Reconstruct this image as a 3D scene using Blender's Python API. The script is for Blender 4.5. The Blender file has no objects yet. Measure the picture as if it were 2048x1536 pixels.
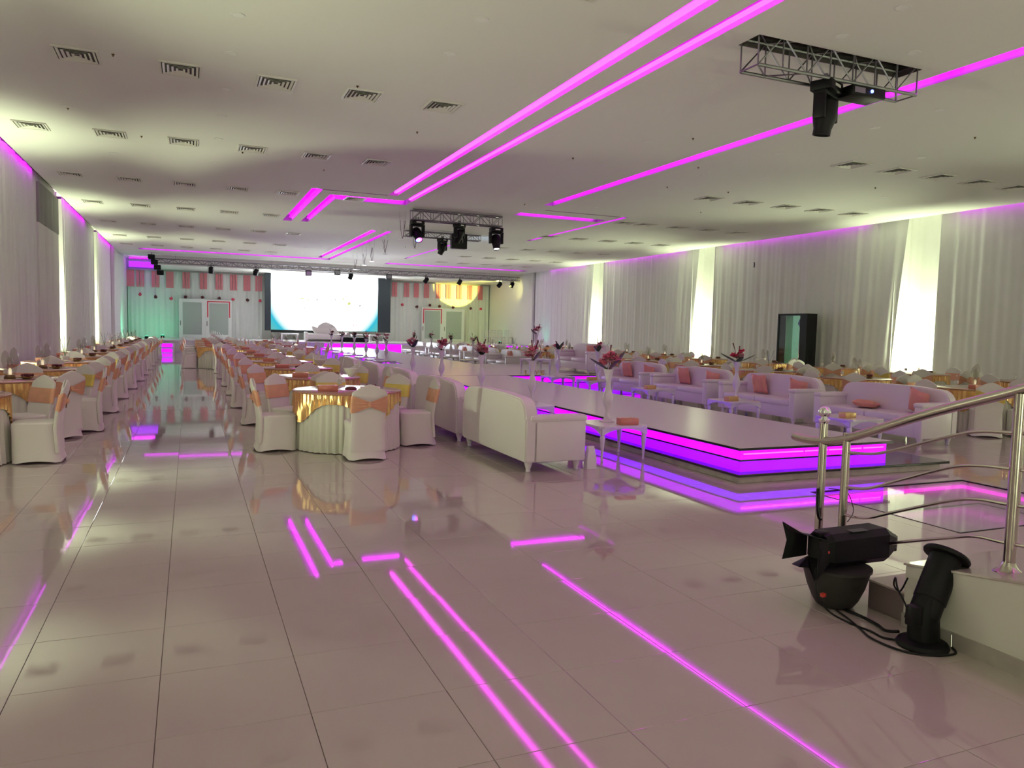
import bpy, bmesh, math, random
from mathutils import Vector, Matrix
random.seed(7)
S = bpy.context.scene
COL = S.collection
PI = math.pi

# ------------------------------------------------------------------ camera, world, exposure
CAM_H = 1.6438
def camera():
    cd = bpy.data.cameras.new('camera'); co = bpy.data.objects.new('camera', cd); COL.objects.link(co)
    yaw, pitch, roll = 0.4004, 0.0715, 0.0236
    cy, sy, cp, sp = math.cos(yaw), math.sin(yaw), math.cos(pitch), math.sin(pitch)
    f = Vector((sy*cp, cy*cp, -sp)); r = Vector((cy, -sy, 0)); u = r.cross(f)
    c, s = math.cos(roll), math.sin(roll)
    r2 = c*r + s*u; u2 = -s*r + c*u
    m = Matrix((r2, u2, -f)).transposed().to_4x4(); m.translation = Vector((0, 0, CAM_H))
    co.matrix_world = m
    cd.sensor_width = 36; cd.lens = 36*1525/2048; cd.clip_start = .05; cd.clip_end = 200
    S.camera = co
camera()
W = bpy.data.worlds.new('world'); S.world = W; W.use_nodes = True
W.node_tree.nodes['Background'].inputs[0].default_value = (0, 0, 0, 1)
S.view_settings.view_transform = 'Standard'; S.view_settings.look = 'None'
S.view_settings.gamma = 1; S.view_settings.use_curve_mapping = False
S.view_settings.exposure = 0.44
S.cycles.max_bounces = 6; S.cycles.diffuse_bounces = 4; S.cycles.glossy_bounces = 3
S.cycles.transmission_bounces = 4; S.cycles.transparent_max_bounces = 12
S.cycles.caustics_reflective = False; S.cycles.caustics_refractive = False
S.cycles.sample_clamp_indirect = 4; S.cycles.use_denoising = True
S.cycles.use_adaptive_sampling = True; S.cycles.adaptive_threshold = .04

WARM = (.86, 1.0, .62)
def spot(name, loc, target, power, angle, blend=.5, color=WARM, size=.06):
    l = bpy.data.lights.new(name, 'SPOT'); l.energy = power; l.color = color
    l.spot_size = angle; l.spot_blend = blend; l.shadow_soft_size = size
    o = bpy.data.objects.new(name, l); COL.objects.link(o); o.location = loc
    d = Vector(target) - Vector(loc); o.rotation_euler = d.to_track_quat('-Z', 'Y').to_euler()
    return o
# uplighters that stand on the floor in the curtain gaps, both walls (y of each gap centre)
H = 5.25
XL, XR = -3.45, 20.0
RIGHT_GAPS = [-3.4, 6.3, 16.66, 27.1, 36.4]
LEFT_GAPS = [-2.0, 8.3, 17.6, 27.4, 37.0]
UP = 3000
def uplight(x, y, dx, dy, k):
    # a narrow beam up the panel and the wide flood of the same lamp
    spot('uplight_beam', (x, y, .26), (x+dx*.55, y+dy*.55, 4.6), UP*k*.30, 1.3, 1.0)
    spot('uplight_flood', (x, y, .26), (x+dx*.5, y+dy*.5, .9), UP*k*.15, 2.4, .9)
    # added spot with no fixture of its own, brightens the hall ceiling
    spot('ceiling_fill', (x-dx*.1, y-dy*.1, .27), (x-dx*7.5, y-dy*7.5, 5.25), 640*k**.5, 1.5, 1.0)
for y in RIGHT_GAPS: uplight(XR+.16, y, 1, 0, 1.0)
for y in LEFT_GAPS: uplight(XL-.16, y, -1, 0, .8)
for x in (1.5, 8.5, 15.5): uplight(x, -5.3, 0, -1, .35)  # added unseen uplights behind the camera for general brightness
# coloured stage lanterns
GREEN = (.05, 1.0, .45)
spot('stage_light', (-2.2, 46.6, .9), (-3.3, 49.2, 2.0), 110, 1.9, .9, GREEN)
spot('stage_light', (-1.6, 50.0, .95), (-1.9, 52.0, 1.6), 28, 2.0, 1.0, GREEN)
spot('stage_light', (19.45, 48.2, .8), (19.9, 49.4, 1.9), 45, 1.2, .9, GREEN)
spot('stage_light', (19.5, 42.3, .3), (19.95, 42.6, 1.5), 28, 1.1, .9, (.05, 1, .6))
spot('stage_light', (18.9, 45.1, 4.35), (17.6, 51.9, 4.86), 3600, .50, .15, (1, .95, .16))
spot('stage_light', (18.6, 45.6, 4.3), (20.0, 46.6, 4.3), 60, 1.0, .9, (1, .95, .25))
spot('stage_light', (14.5, 45.2, 4.45), (18.3, 51.9, 1.9), 260, .9, 1.0, (.6, 1, .25))
for x, e in ((1.2, 70), (4.0, 150), (13.2, 190), (15.6, 120)): spot('stage_wash_and_added_fill', (x, 45.35, 4.5), (x+.3, 51.9, 1.9), e, 1.5, 1.0, (.88, 1, .96), .12)
spot('stage_wash_and_added_fill', (8.4, 45.2, .95), (8.0, 27, 5.2), 800, 1.5, 1.0, (.78, .92, 1.0), .12)  # added lamp without a fixture, brightens the far hall ceiling
spot('moving_head_beam', (11.6, 27.8, 4.5), (8.2, 33.0, 5.25), 60, 1.6, 1.0, (.4, .65, 1))

# ------------------------------------------------------------------ materials
def mat(name, base, rough=.6, metal=0, emit=None, es=0, spec=.5, coat=0, noise=0, nscale=8, bump=0, bscale=60, bdist=.002):
    m = bpy.data.materials.new(name); m.use_nodes = True
    nt = m.node_tree; b = nt.nodes['Principled BSDF']
    b.inputs['Base Color'].default_value = (*base, 1); b.inputs['Roughness'].default_value = rough
    b.inputs['Metallic'].default_value = metal; b.inputs['Specular IOR Level'].default_value = spec
    b.inputs['Coat Weight'].default_value = coat
    if emit: b.inputs['Emission Color'].default_value = (*emit, 1); b.inputs['Emission Strength'].default_value = es
    if noise or bump:
        tc = nt.nodes.new('ShaderNodeTexCoord')
    if noise:
        n = nt.nodes.new('ShaderNodeTexNoise'); n.inputs['Scale'].default_value = nscale; n.inputs['Detail'].default_value = 4
        nt.links.new(tc.outputs['Object'], n.inputs['Vector'])
        r = nt.nodes.new('ShaderNodeMix'); r.data_type = 'RGBA'
        r.inputs[6].default_value = (*[c*(1-noise) for c in base], 1); r.inputs[7].default_value = (*[min(1, c*(1+noise)) for c in base], 1)
        nt.links.new(n.outputs['Fac'], r.inputs[0]); nt.links.new(r.outputs[2], b.inputs['Base Color'])
    if bump:
        n = nt.nodes.new('ShaderNodeTexNoise'); n.inputs['Scale'].default_value = bscale
        nt.links.new(tc.outputs['Object'], n.inputs['Vector'])
        bp = nt.nodes.new('ShaderNodeBump'); bp.inputs['Strength'].default_value = bump; bp.inputs['Distance'].default_value = bdist
        nt.links.new(n.outputs['Fac'], bp.inputs['Height']); nt.links.new(bp.outputs[0], b.inputs['Normal'])
    return m
def glass_mat(name, tint=(1, 1, 1), gl=(.95, .95, .95)):
    m = bpy.data.materials.new(name); m.use_nodes = True; nt = m.node_tree
    for n in list(nt.nodes): nt.nodes.remove(n)
    o = nt.nodes.new('ShaderNodeOutputMaterial'); t = nt.nodes.new('ShaderNodeBsdfTransparent'); t.inputs[0].default_value = (*tint, 1)
    g = nt.nodes.new('ShaderNodeBsdfGlossy'); g.inputs['Roughness'].default_value = .03; g.inputs[0].default_value = (*gl, 1)
    lw = nt.nodes.new('ShaderNodeLayerWeight'); lw.inputs['Blend'].default_value = .5
    pw = nt.nodes.new('ShaderNodeMath'); pw.operation = 'POWER'; pw.inputs[1].default_value = 4.0; nt.links.new(lw.outputs['Facing'], pw.inputs[0])
    f = nt.nodes.new('ShaderNodeMath'); f.operation = 'MULTIPLY_ADD'; f.inputs[1].default_value = .75; f.inputs[2].default_value = .05; nt.links.new(pw.outputs[0], f.inputs[0])
    mx = nt.nodes.new('ShaderNodeMixShader')
    nt.links.new(f.outputs[0], mx.inputs[0]); nt.links.new(t.outputs[0], mx.inputs[1]); nt.links.new(g.outputs[0], mx.inputs[2]); nt.links.new(mx.outputs[0], o.inputs[0])
    return m
M = {}
M['tile'] = mat('polished_porcelain', (.52, .445, .415), .035, spec=.95, noise=.035, nscale=3)
M['grout'] = mat('grout', (.24, .19, .16), .8)
M['ceiling'] = mat('ceiling_paint', (.80, .79, .75), .85, spec=.25, noise=.015, nscale=.6)
M['wall'] = mat('wall_paint', (.74, .73, .69), .85)
M['drape'] = mat('voile', (.80, .79, .77), .95, spec=.05, noise=.03, nscale=2.5)
M['spandex'] = mat('stretch_cover', (.84, .81, .76), .75, spec=.25, bump=.12, bscale=300)
M['copper'] = mat('copper_satin', (.78, .40, .26), .36, .25, noise=.16, nscale=9, bump=.3, bscale=25, bdist=.006)
M['gold'] = mat('gold_satin', (.80, .62, .16), .36, .25, noise=.16, nscale=9, bump=.3, bscale=25, bdist=.006)
M['swag'] = mat('gold_copper_sequin', (.86, .52, .22), .25, .7, noise=.22, nscale=30, bump=.5, bscale=120)
M['skirt'] = mat('cream_skirt', (.80, .79, .70), .85, spec=.15)
M['tabletop'] = mat('copper_mirror_top', (.50, .27, .19), .16, .2)
M['leather'] = mat('white_leather', (.82, .79, .76), .42, spec=.45, bump=.08, bscale=180)
M['white_gloss'] = mat('white_lacquer', (.82, .80, .80), .16, spec=.5)
M['white_matt'] = mat('white_paint', (.80, .79, .78), .5)
M['runway'] = mat('runway_acrylic', (.62, .60, .58), .24, spec=.5)
M['black'] = mat('black_plastic', (.006, .006, .007), .45, spec=.25)
M['black_metal'] = mat('black_lacquered_metal', (.006, .0065, .007), .5, 0, spec=.22, bump=.1, bscale=120)
M['black_gloss'] = mat('black_granite', (.012, .012, .012), .12)
M['stone'] = mat('grey_marble', (.42, .38, .34), .25, noise=.3, nscale=6)
M['shaded_marble'] = mat('shaded_marble', (.20, .15, .15), .3, noise=.2, nscale=6)  # shade on the step side put into the stone colour
M['bucket'] = mat('dark_rubber', (.026, .025, .021), .6, noise=.25, nscale=14)
M['steel'] = mat('brushed_steel', (.52, .48, .42), .24, 1)
M['alu'] = mat('truss_aluminium', (.30, .30, .32), .35, .9)
M['chrome'] = mat('chrome', (.8, .8, .8), .08, 1)
M['glass'] = glass_mat('clear_glass')
M['pane'] = glass_mat('floor_glass', (.86, .9, .86))
M['crystal'] = glass_mat('frosted_crystal', (.86, .85, .82))
M['led'] = mat('magenta_led', (.5, .02, .5), .4, emit=(1.0, .02, .80), es=2.0)
M['led_cove'] = mat('magenta_led_cove', (.5, .02, .5), .4, emit=(.85, .0, 1.0), es=8.5)
M['led_wall'] = mat('violet_wall_led', (.5, .02, .5), .4, emit=(.75, .0, 1.0), es=4.0)
M['led_pink'] = mat('pink_led_tube', (.5, .1, .5), .4, emit=(1.0, .03, .9), es=5.5)
M['led_violet'] = mat('violet_led_panel', (.3, .02, .5), .4, emit=(.21, .0, 1.0), es=1.6)
M['led_mag_panel'] = mat('magenta_led_panel', (.4, .02, .5), .4, emit=(.46, .0, 1.0), es=1.5)
M['led_red'] = mat('red_led', (.5, .02, .2), .4, emit=(1, .02, .25), es=2.0)
M['violet_glow'] = mat('violet_cove_led', (.3, .02, .5), .4, emit=(.36, .02, 1.0), es=1.1)
M['lens_blue'] = mat('blue_lens', (.05, .05, .4), .1, emit=(.1, .15, 1), es=6)
M['lens_pink'] = mat('pink_lens', (.3, .05, .3), .1, emit=(1, .1, .9), es=4)
M['lens_white'] = mat('white_lens', (.5, .5, .5), .1, emit=(.9, .95, 1), es=5)
M['lamp_glow'] = mat('uplight_lens', (.9, .9, .8), .2, emit=(1, .97, .7), es=14)
M['green_glow'] = mat('green_lens', (.1, .8, .4), .2, emit=(.05, 1, .5), es=6)
M['lens'] = mat('dark_lens', (.03, .03, .05), .06)
M['pillow'] = mat('salmon_satin', (.74, .33, .24), .42, noise=.12, nscale=6, bump=.2, bscale=20, bdist=.01)
M['petal'] = mat('pink_petal', (.78, .22, .34), .6, noise=.25, nscale=20)
M['petal_pale'] = mat('pale_petal', (.82, .50, .52), .6, noise=.2, nscale=20)
M['petal_red'] = mat('red_petal', (.85, .08, .16), .55)
M['petal_dark'] = mat('burgundy_petal', (.13, .02, .03), .6)
M['leaf'] = mat('dark_leaf', (.045, .085, .04), .35, noise=.3, nscale=12)
M['twig'] = mat('twig', (.10, .07, .06), .7)
M['box'] = mat('copper_box', (.62, .22, .17), .3, .2, noise=.1, nscale=20)
M['box_gold'] = mat('gold_box', (.66, .42, .16), .3, .35, noise=.1, nscale=20)
M['foil'] = mat('foil', (.72, .60, .26), .3, .6, noise=.2, nscale=40)
M['paper'] = mat('white_paper', (.85, .85, .82), .7)
M['red_trim'] = mat('red_trim', (.66, .05, .09), .5)
M['pink_ribbon'] = mat('pink_ribbon', (.74, .22, .26), .6, noise=.1, nscale=3)
M['grey'] = mat('grey_fabric', (.32, .32, .30), .8)
M['mint'] = mat('mint_glow_lining', (.30, .62, .42), .45, emit=(.25, .6, .4), es=.25)  # greenish light inside the cabinet put into this colour and glow
M['mint_matt'] = mat('mint_lit_interior', (.36, .66, .46), .5)  # shelf colour takes in the same greenish light
M['blue'] = mat('blue_flower_print', (.06, .06, .35), .6)
M['slot'] = mat('vent_void', (.09, .085, .075), .8)
M['void'] = mat('opening_shade', (.09, .08, .075), .9)  # dark colour that stands in for the shade in the ceiling opening
M['vent'] = mat('vent_metal', (.74, .72, .66), .5)
M['red_plastic'] = mat('red_plug', (.6, .05, .04), .4)
M['candle'] = mat('candle_wax', (.85, .82, .7), .5, emit=(1, .85, .5), es=.5)
M['brass'] = mat('dark_brass', (.20, .13, .06), .35, .7)

def screen_mat():
    m = bpy.data.materials.new('projected_slide'); m.use_nodes = True; nt = m.node_tree; N = nt.nodes; L = nt.links
    for n in list(N): N.remove(n)
    o = N.new('ShaderNodeOutputMaterial'); e = N.new('ShaderNodeEmission'); L.new(e.outputs[0], o.inputs[0])
    tc = N.new('ShaderNodeTexCoord'); sx = N.new('ShaderNodeSeparateXYZ'); L.new(tc.outputs['Object'], sx.inputs[0])
    def dist(cx, cz, kx, kz):
        v = N.new('ShaderNodeVectorMath'); v.operation = 'SUBTRACT'; v.inputs[1].default_value = (cx, 0, cz); L.new(tc.outputs['Object'], v.inputs[0])
        w = N.new('ShaderNodeVectorMath'); w.operation = 'MULTIPLY'; w.inputs[1].default_value = (kx, 0, kz); L.new(v.outputs[0], w.inputs[0])
        d = N.new('ShaderNodeVectorMath'); d.operation = 'LENGTH'; L.new(w.outputs[0], d.inputs[0]); return d.outputs['Value']
    r1 = N.new('ShaderNodeValToRGB'); L.new(dist(0, 1.0, .223, .221), r1.inputs[0])
    cr = r1.color_ramp; cr.elements[0].position = .71; cr.elements[0].color = (5.2, 5.6, 5.6, 1)
    cr.elements[1].position = 1.0; cr.elements[1].color = (.10, .28, .22, 1)
    q = cr.elements.new(.76); q.color = (.66, .70, .70, 1)
    a = cr.elements.new(.80); a.color = (.42, .60, .60, 1)
    b = cr.elements.new(.85); b.color = (.02, .30, .40, 1)
    L.new(r1.outputs[0], e.inputs[0]); e.inputs[1].default_value = 1.35
    return m
M['screen'] = screen_mat()

# ------------------------------------------------------------------ mesh helpers
def nb(): return bmesh.new()
def box(bm, x0, x1, y0, y1, z0, z1, bev=0):
    r = bmesh.ops.create_cube(bm, size=1, matrix=Matrix.Translation(((x0+x1)/2, (y0+y1)/2, (z0+z1)/2)) @ Matrix.Diagonal((x1-x0, y1-y0, z1-z0, 1)))
    if bev:
        es = {e for v in r['verts'] for e in v.link_edges}
        bmesh.ops.bevel(bm, geom=list(es), offset=bev, segments=2, affect='EDGES', profile=.5)
    return bm
def loft(bm, rings, cap0=True, cap1=True, closed=True):
    vs = [[bm.verts.new(p) for p in r] for r in rings]
    n = len(rings[0])
    for a, b in zip(vs, vs[1:]):
        for i in range(n if closed else n-1):
            j = (i+1) % n
            bm.faces.new((a[i], a[j], b[j], b[i]))
    if closed and cap0: bm.faces.new(list(reversed(vs[0])))
    if closed and cap1: bm.faces.new(vs[-1])
    return vs
def lathe(bm, prof, n=20, loc=(0, 0, 0), cap0=True, cap1=True, mtx=None):
    rings = [[(loc[0]+r*math.cos(2*PI*i/n), loc[1]+r*math.sin(2*PI*i/n), loc[2]+z) for i in range(n)] for r, z in prof]
    if mtx: rings = [[mtx @ Vector(p) for p in r] for r in rings]
    loft(bm, rings, cap0, cap1); return bm
def tube(bm, pts, r, n=8, caps=True):
    pts = [Vector(p) for p in pts]; rings = []; up = None
    for i, p in enumerate(pts):
        d = (pts[min(i+1, len(pts)-1)] - pts[max(i-1, 0)]).normalized()
        if up is None:
            up = Vector((0, 0, 1)) if abs(d.z) < .9 else Vector((1, 0, 0))
        a = d.cross(up).normalized(); up = a.cross(d).normalized()
        rr = r[i] if isinstance(r, (list, tuple)) else r
        rings.append([p + rr*(math.cos(2*PI*k/n)*a + math.sin(2*PI*k/n)*up) for k in range(n)])
    loft(bm, rings, caps, caps); return bm
def smooth_path(pts, k=6):
    P = [Vector(p) for p in pts]; out = []
    for i in range(len(P)-1):
        a, b, c, d = P[max(i-1, 0)], P[i], P[i+1], P[min(i+2, len(P)-1)]
        for j in range(k):
            t = j/k
            out.append(.5*((2*b) + (c-a)*t + (2*a-5*b+4*c-d)*t*t + (3*b-a-3*c+d)*t**3))
    out.append(P[-1]); return out
def me(bm, name, m, smooth=True):
    bmesh.ops.recalc_face_normals(bm, faces=bm.faces[:])
    d = bpy.data.meshes.new(name); bm.to_mesh(d); bm.free(); d.materials.append(m)
    if smooth:
        for p in d.polygons: p.use_smooth = True
        try: d.set_sharp_from_angle(angle=math.radians(38))
        except Exception: pass
    return d
def obj(name, bm, m, parent=None, smooth=True, loc=None):
    d = bm if isinstance(bm, bpy.types.Mesh) else me(bm, name, m, smooth)
    o = bpy.data.objects.new(name, d); COL.objects.link(o)
    if parent: o.parent = parent
    if loc: o.location = loc
    return o
def tag(o, label, cat, group=None):
    o['label'] = label; o['category'] = cat
    if group: o['group'] = group
    return o
def thing(name, label, cat, loc=(0, 0, 0), rz=0, group=None):
    o = bpy.data.objects.new(name, None); o.empty_display_size = .1; COL.objects.link(o)
    o.location = loc; o.rotation_euler = (0, 0, rz)
    return tag(o, label, cat, group)
def struct(name, bm, m, parent=None, smooth=False):
    o = obj(name, bm, m, parent, smooth)
    o['kind'] = 'structure'
    return o
CH = {}
def kids(o): return CH.get(o.name) or [c for c in bpy.data.objects if c.parent == o]
def dup(root, loc, rz=0, label=None, group=None, swap=None, scale=None):
    if root.name not in CH:
        CH[root.name] = [c for c in bpy.data.objects if c.parent == root]
        for c in CH[root.name]: CH[c.name] = [g for g in bpy.data.objects if g.parent == c]
    r = root.copy(); COL.objects.link(r); r.location = loc; r.rotation_euler = (0, 0, rz)
    if label: r['label'] = label
    if group: r['group'] = group
    if scale: r.scale = scale
    for ch in CH[root.name]:
        c = ch.copy(); COL.objects.link(c); c.parent = r
        if swap and ch.data in swap: c.data = swap[ch.data]
        for g in CH.get(ch.name, []):
            d = g.copy(); COL.objects.link(d); d.parent = c
    return r
ORD = ['first', 'second', 'third', 'fourth', 'fifth', 'sixth', 'seventh', 'eighth', 'ninth', 'tenth', 'eleventh', 'twelfth', 'thirteenth', 'fourteenth', 'fifteenth', 'sixteenth']

# ------------------------------------------------------------------ floor
PIT = (6.05, 8.36, 4.40, 6.10)
Y0, Y1 = -6.0, 52.0
def sub_rect(r, h):
    """rect minus hole -> list of rects"""
    x0, x1, y0, y1 = r; a0, a1, b0, b1 = h
    if x1 <= a0 or x0 >= a1 or y1 <= b0 or y0 >= b1: return [r]
    out = []
    if x0 < a0: out.append((x0, a0, y0, y1)); x0 = a0
    if x1 > a1: out.append((a1, x1, y0, y1)); x1 = a1
    if y0 < b0: out.append((x0, x1, y0, b0)); y0 = b0
    if y1 > b1: out.append((x0, x1, b1, y1)); y1 = b1
    return out
bm = nb()
for r in sub_rect((XL-1.0, XR+1.0, Y0, Y1+.15), PIT): box(bm, *r, -.3, -.012)
FLOOR = struct('floor', bm, M['grout'])
T = .6; G = .0012
def tile_mesh(w, d):
    b = nb(); box(b, G, w-G, G, d-G, -.011, 0)
    top = [e for e in b.edges if all(abs(v.co.z) < 1e-6 for v in e.verts)]
    bmesh.ops.bevel(b, geom=top, offset=.0015, segments=1, affect='EDGES'); return me(b, 'tile', M['tile'], False)
full = tile_mesh(T, T)
# the runway plinth covers the floor, its tiles are left out
RUN_BASE = (5.55, 8.88, 6.66, 19.4)
cells = []
fx, fy = math.sin(.4004), math.cos(.4004)
nx0 = int((XL-.5+.136)/T)-1
for i in range(nx0, int((XR+.5)/T)+1):
    for j in range(int((Y0-.2)/T)-1, int(Y1/T)+1):
        x, y = -.136+T*i, .197+T*j
        if x+T < XL-.9 or x > XR+.9 or y+T < Y0 or y > Y1: continue
        if x > RUN_BASE[0] and x+T < RUN_BASE[1] and y > RUN_BASE[2] and y+T < RUN_BASE[3]: continue
        cx, cy = x+.3, y+.3
        depth = cx*fx+cy*fy; lat = cx*fy-cy*fx
        vis = depth > 1.9 and abs(lat) < .68*depth+.5
        cells.append((depth if vis else 999+math.hypot(cx, cy), x, y))
cells.sort()
n_part = 0; far = nb()
for d, x, y in cells:
    rs = sub_rect((x, x+T, y, y+T), PIT)
    if not rs: continue
    if n_part < 292 and d < 900:
        if len(rs) == 1 and rs[0] == (x, x+T, y, y+T):
            o = bpy.data.objects.new('tile', full); COL.objects.link(o); o.parent = FLOOR; o.location = (x, y, 0)
            o.rotation_euler = (random.uniform(-1, 1)*.0011, random.uniform(-1, 1)*.0011, 0)
        else:
            b = nb()
            for r in rs: box(b, r[0]+G, r[1]-G, r[2]+G, r[3]-G, -.011, 0)
            obj('tile', b, M['tile'], FLOOR, False)
        n_part += 1
    else:
        tx, ty = random.uniform(-1, 1)*.0009, random.uniform(-1, 1)*.0009
        for r in rs:
            v = [far.verts.new((a, c, (a-x-.3)*tx+(c-y-.3)*ty)) for a, c in ((r[0]+G, r[2]+G), (r[1]-G, r[2]+G), (r[1]-G, r[3]-G), (r[0]+G, r[3]-G))]
            far.faces.new(v)
o = obj('tile_paving', far, M['tile'], FLOOR, False); o['kind'] = 'stuff'

# sunken lit pit with a glass pane
bm = nb(); x0, x1, y0, y1 = PIT
box(bm, x0, x1, y0, y1, -.34, -.30)
for r in ((x0-.02, x0, y0, y1), (x1, x1+.02, y0, y1), (x0, x1, y0-.02, y0), (x0, x1, y1, y1+.02)): box(bm, *r, -.32, -.012)
struct('trim_1', bm, M['white_gloss'])
pit = thing('floor_light_box', 'sunken glass covered light box with magenta edge strip in the floor beside the steel railing', 'floor light', (x0, y0, -.3))
w, d = x1-x0, y1-y0
bm = nb(); box(bm, .34, w-.1, .38, d-.30, .0, .09); obj('inner_step', bm, M['white_gloss'], pit, False)
bm = nb()
for r in ((.32, w-.08, .36, .38), (.32, w-.08, d-.30, d-.28), (.32, .34, .38, d-.30), (w-.1, w-.08, .38, d-.3)): box(bm, *r, .06, .1)
obj('inner_frame', bm, M['black'], pit, False)
bm = nb(); box(bm, .55, w-.02, d-.045, d-.015, .215, .25); box(bm, w-.045, w-.015, .2, d-.045, .215, .25); obj('led_strip', bm, M['led'], pit, False)
bm = nb(); box(bm, .03, .55, d-.045, d-.015, .215, .25); obj('led_strip', bm, M['led_red'], pit, False)
bm = nb(); box(bm, 0, w, 0, d, .285, .297); obj('glass_pane', bm, M['pane'], pit, False)
bm = nb()
for r in ((0, w, -.012, .006), (0, w, d-.006, d+.012), (-.012, .006, 0, d), (w-.006, w+.012, 0, d)): box(bm, *r, .285, .303)
obj('edge_frame', bm, M['black'], pit, False)

# ------------------------------------------------------------------ ceiling with light slots
SL = {  # x0,x1,y0,y1 openings in the ceiling
 'a1': (5.05, 5.30, -5.5, 21.0), 'b1': (5.68, 5.93, -5.5, 22.45), 'lat1': (3.60, 5.93, 21.75, 22.45),
 'line1': (3.30, 5.05, 21.0, 21.1), 'a2': (3.0, 3.30, 21.0, 27.95), 'b2': (3.60, 3.86, 21.75, 27.85),
 'r1': (9.45, 9.74, -5.5, 20.3), 'rlat': (9.45, 12.45, 21.95, 22.55), 'rline': (9.9, 12.62, 21.1, 21.2), 'rend': (12.62, 12.78, 21.1, 28.7),
 'c1': (6.33, 6.55, 28.9, 42.1), 'c2': (6.95, 7.15, 28.9, 43.3), 'clat': (-2.35, 7.15, 42.55, 43.3), 'clat2': (10.35, 19.2, 43.1, 43.85), 'c3': (10.45, 10.6, 30.2, 39.8),
}
HOLES = list(SL.values()) + [(6.33, 9.08, 7.58, 7.97)]
SLR = list(SL.values())
xs = sorted({XL, XR} | {v for h in HOLES for v in h[:2]}); ys = sorted({Y0, 46.5} | {v for h in HOLES for v in h[2:]})
inside = lambda x, y: any(h[0] < x < h[1] and h[2] < y < h[3] for h in HOLES)
bm = nb(); V = {}
def gv(i, j, z=H):
    k = (i, j, z)
    if k not in V: V[k] = bm.verts.new((xs[i], ys[j], z))
    return V[k]
solid = {}
for i in range(len(xs)-1):
    for j in range(len(ys)-1):
        solid[i, j] = not inside((xs[i]+xs[i+1])/2, (ys[j]+ys[j+1])/2)
for (i, j), s in solid.items():
    if s: bm.faces.new((gv(i, j), gv(i, j+1), gv(i+1, j+1), gv(i+1, j)))
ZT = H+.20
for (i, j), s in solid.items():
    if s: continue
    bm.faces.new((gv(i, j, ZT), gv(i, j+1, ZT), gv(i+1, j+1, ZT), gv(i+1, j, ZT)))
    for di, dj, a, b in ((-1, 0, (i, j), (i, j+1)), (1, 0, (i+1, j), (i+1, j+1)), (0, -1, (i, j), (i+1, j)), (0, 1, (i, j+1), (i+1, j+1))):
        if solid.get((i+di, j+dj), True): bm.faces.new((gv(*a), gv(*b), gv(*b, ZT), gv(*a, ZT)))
CEIL = struct('ceiling', bm, M['ceiling']); CEIL.data.materials.append(mat('glow_tint_lining', (.44, .26, .46), .8))  # lining colour carries the magenta glow of the LEDs
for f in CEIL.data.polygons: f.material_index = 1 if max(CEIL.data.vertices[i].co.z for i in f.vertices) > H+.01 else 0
# LED runs: tubes inside the slots
def led(name, r, label, m='led_cove', z=(H+.10, H+.14)):
    b = nb(); box(b, *r, *z); t = obj(name, b, M[m], None, False); return tag(t, label, 'strip light', 'magenta LED runs in the ceiling slots')
led('led_strip', (5.20, 5.27, -5.4, 20.9), 'pink LED tube in the long outer ceiling slot of the zigzag', 'led_pink', (H+.05, H+.10))
led('led_strip', (5.86, 5.905, -5.4, 21.8), 'magenta LED tube in the long inner ceiling slot of the zigzag', 'led_pink', (H+.05, H+.09))
led('led_strip', (3.90, 5.85, 22.36, 22.40), 'magenta LED tube in the crosswise slot where the zigzag turns')
led('led_strip', (3.22, 3.27, 21.2, 27.8), 'magenta LED tube in the outer short slot at the far end of the zigzag')
led('led_strip', (3.80, 3.835, 21.9, 27.7), 'magenta LED tube in the inner short slot at the far end of the zigzag')
led('led_strip', (9.665, 9.70, -5.4, 20.2), 'magenta LED tube in the single long slot over the runway sofas')
led('led_strip', (9.6, 12.3, 22.46, 22.50), 'magenta LED tube in the arrow shaped slot behind the hanging truss')
led('led_strip', (12.64, 12.67, 21.3, 28.5), 'thin magenta LED run from the tip of the arrow slot')
led('led_strip', (6.47, 6.53, 29.1, 41.9), 'pink LED tube in the outer slot before the stage')
led('led_strip', (7.09, 7.12, 29.1, 42.9), 'magenta LED tube in the inner slot before the stage')
led('led_strip', (-2.2, 7.0, 43.2, 43.24), 'magenta LED tube across the ceiling before the stage, wall side')
led('led_strip', (10.5, 19.0, 43.75, 43.79), 'magenta LED tube across the ceiling before the stage, curtain side')
led('led_strip', (10.47, 10.49, 30.4, 39.6), 'faint magenta LED run along the ceiling behind the second truss')

# ------------------------------------------------------------------ walls
def wall(name, x0, x1, y0, y1, z0=-.3, z1=5.9, m='wall'):
    b = nb(); box(b, x0, x1, y0, y1, z0, z1); return struct(name, b, M[m])
wall('wall_left', XL-1.15, XL-1.02, Y0, Y1+.3)
wall('wall_right', XR+1.02, XR+1.15, Y0, Y1+.3)
wall('wall_back', XL-1.15, XR+1.15, Y0-.15, Y0)
wall('wall_front', XL-1.15, XR+1.15, Y1+.15, Y1+.3)
b = nb(); box(b, XL-1.05, XL+.02, Y0, 46.5, 5.5, 5.56); box(b, XR-.02, XR+1.05, Y0, 46.5, 5.5, 5.56)
box(b, XL-.02, XL, Y0, 46.5, H, 5.52); box(b, XR, XR+.02, Y0, 46.5, H, 5.52)
struct('trim_2', b, M['ceiling'])
# stage side walls
wall('wall_stage_left', XL-.2, XL-.05, 43.6, Y1+.2, 0, 5.55, 'drape')
wall('wall_stage_right', XR+.06, XR+.2, 44.4, Y1+.2, 0, 5.55, 'white_matt')
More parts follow.
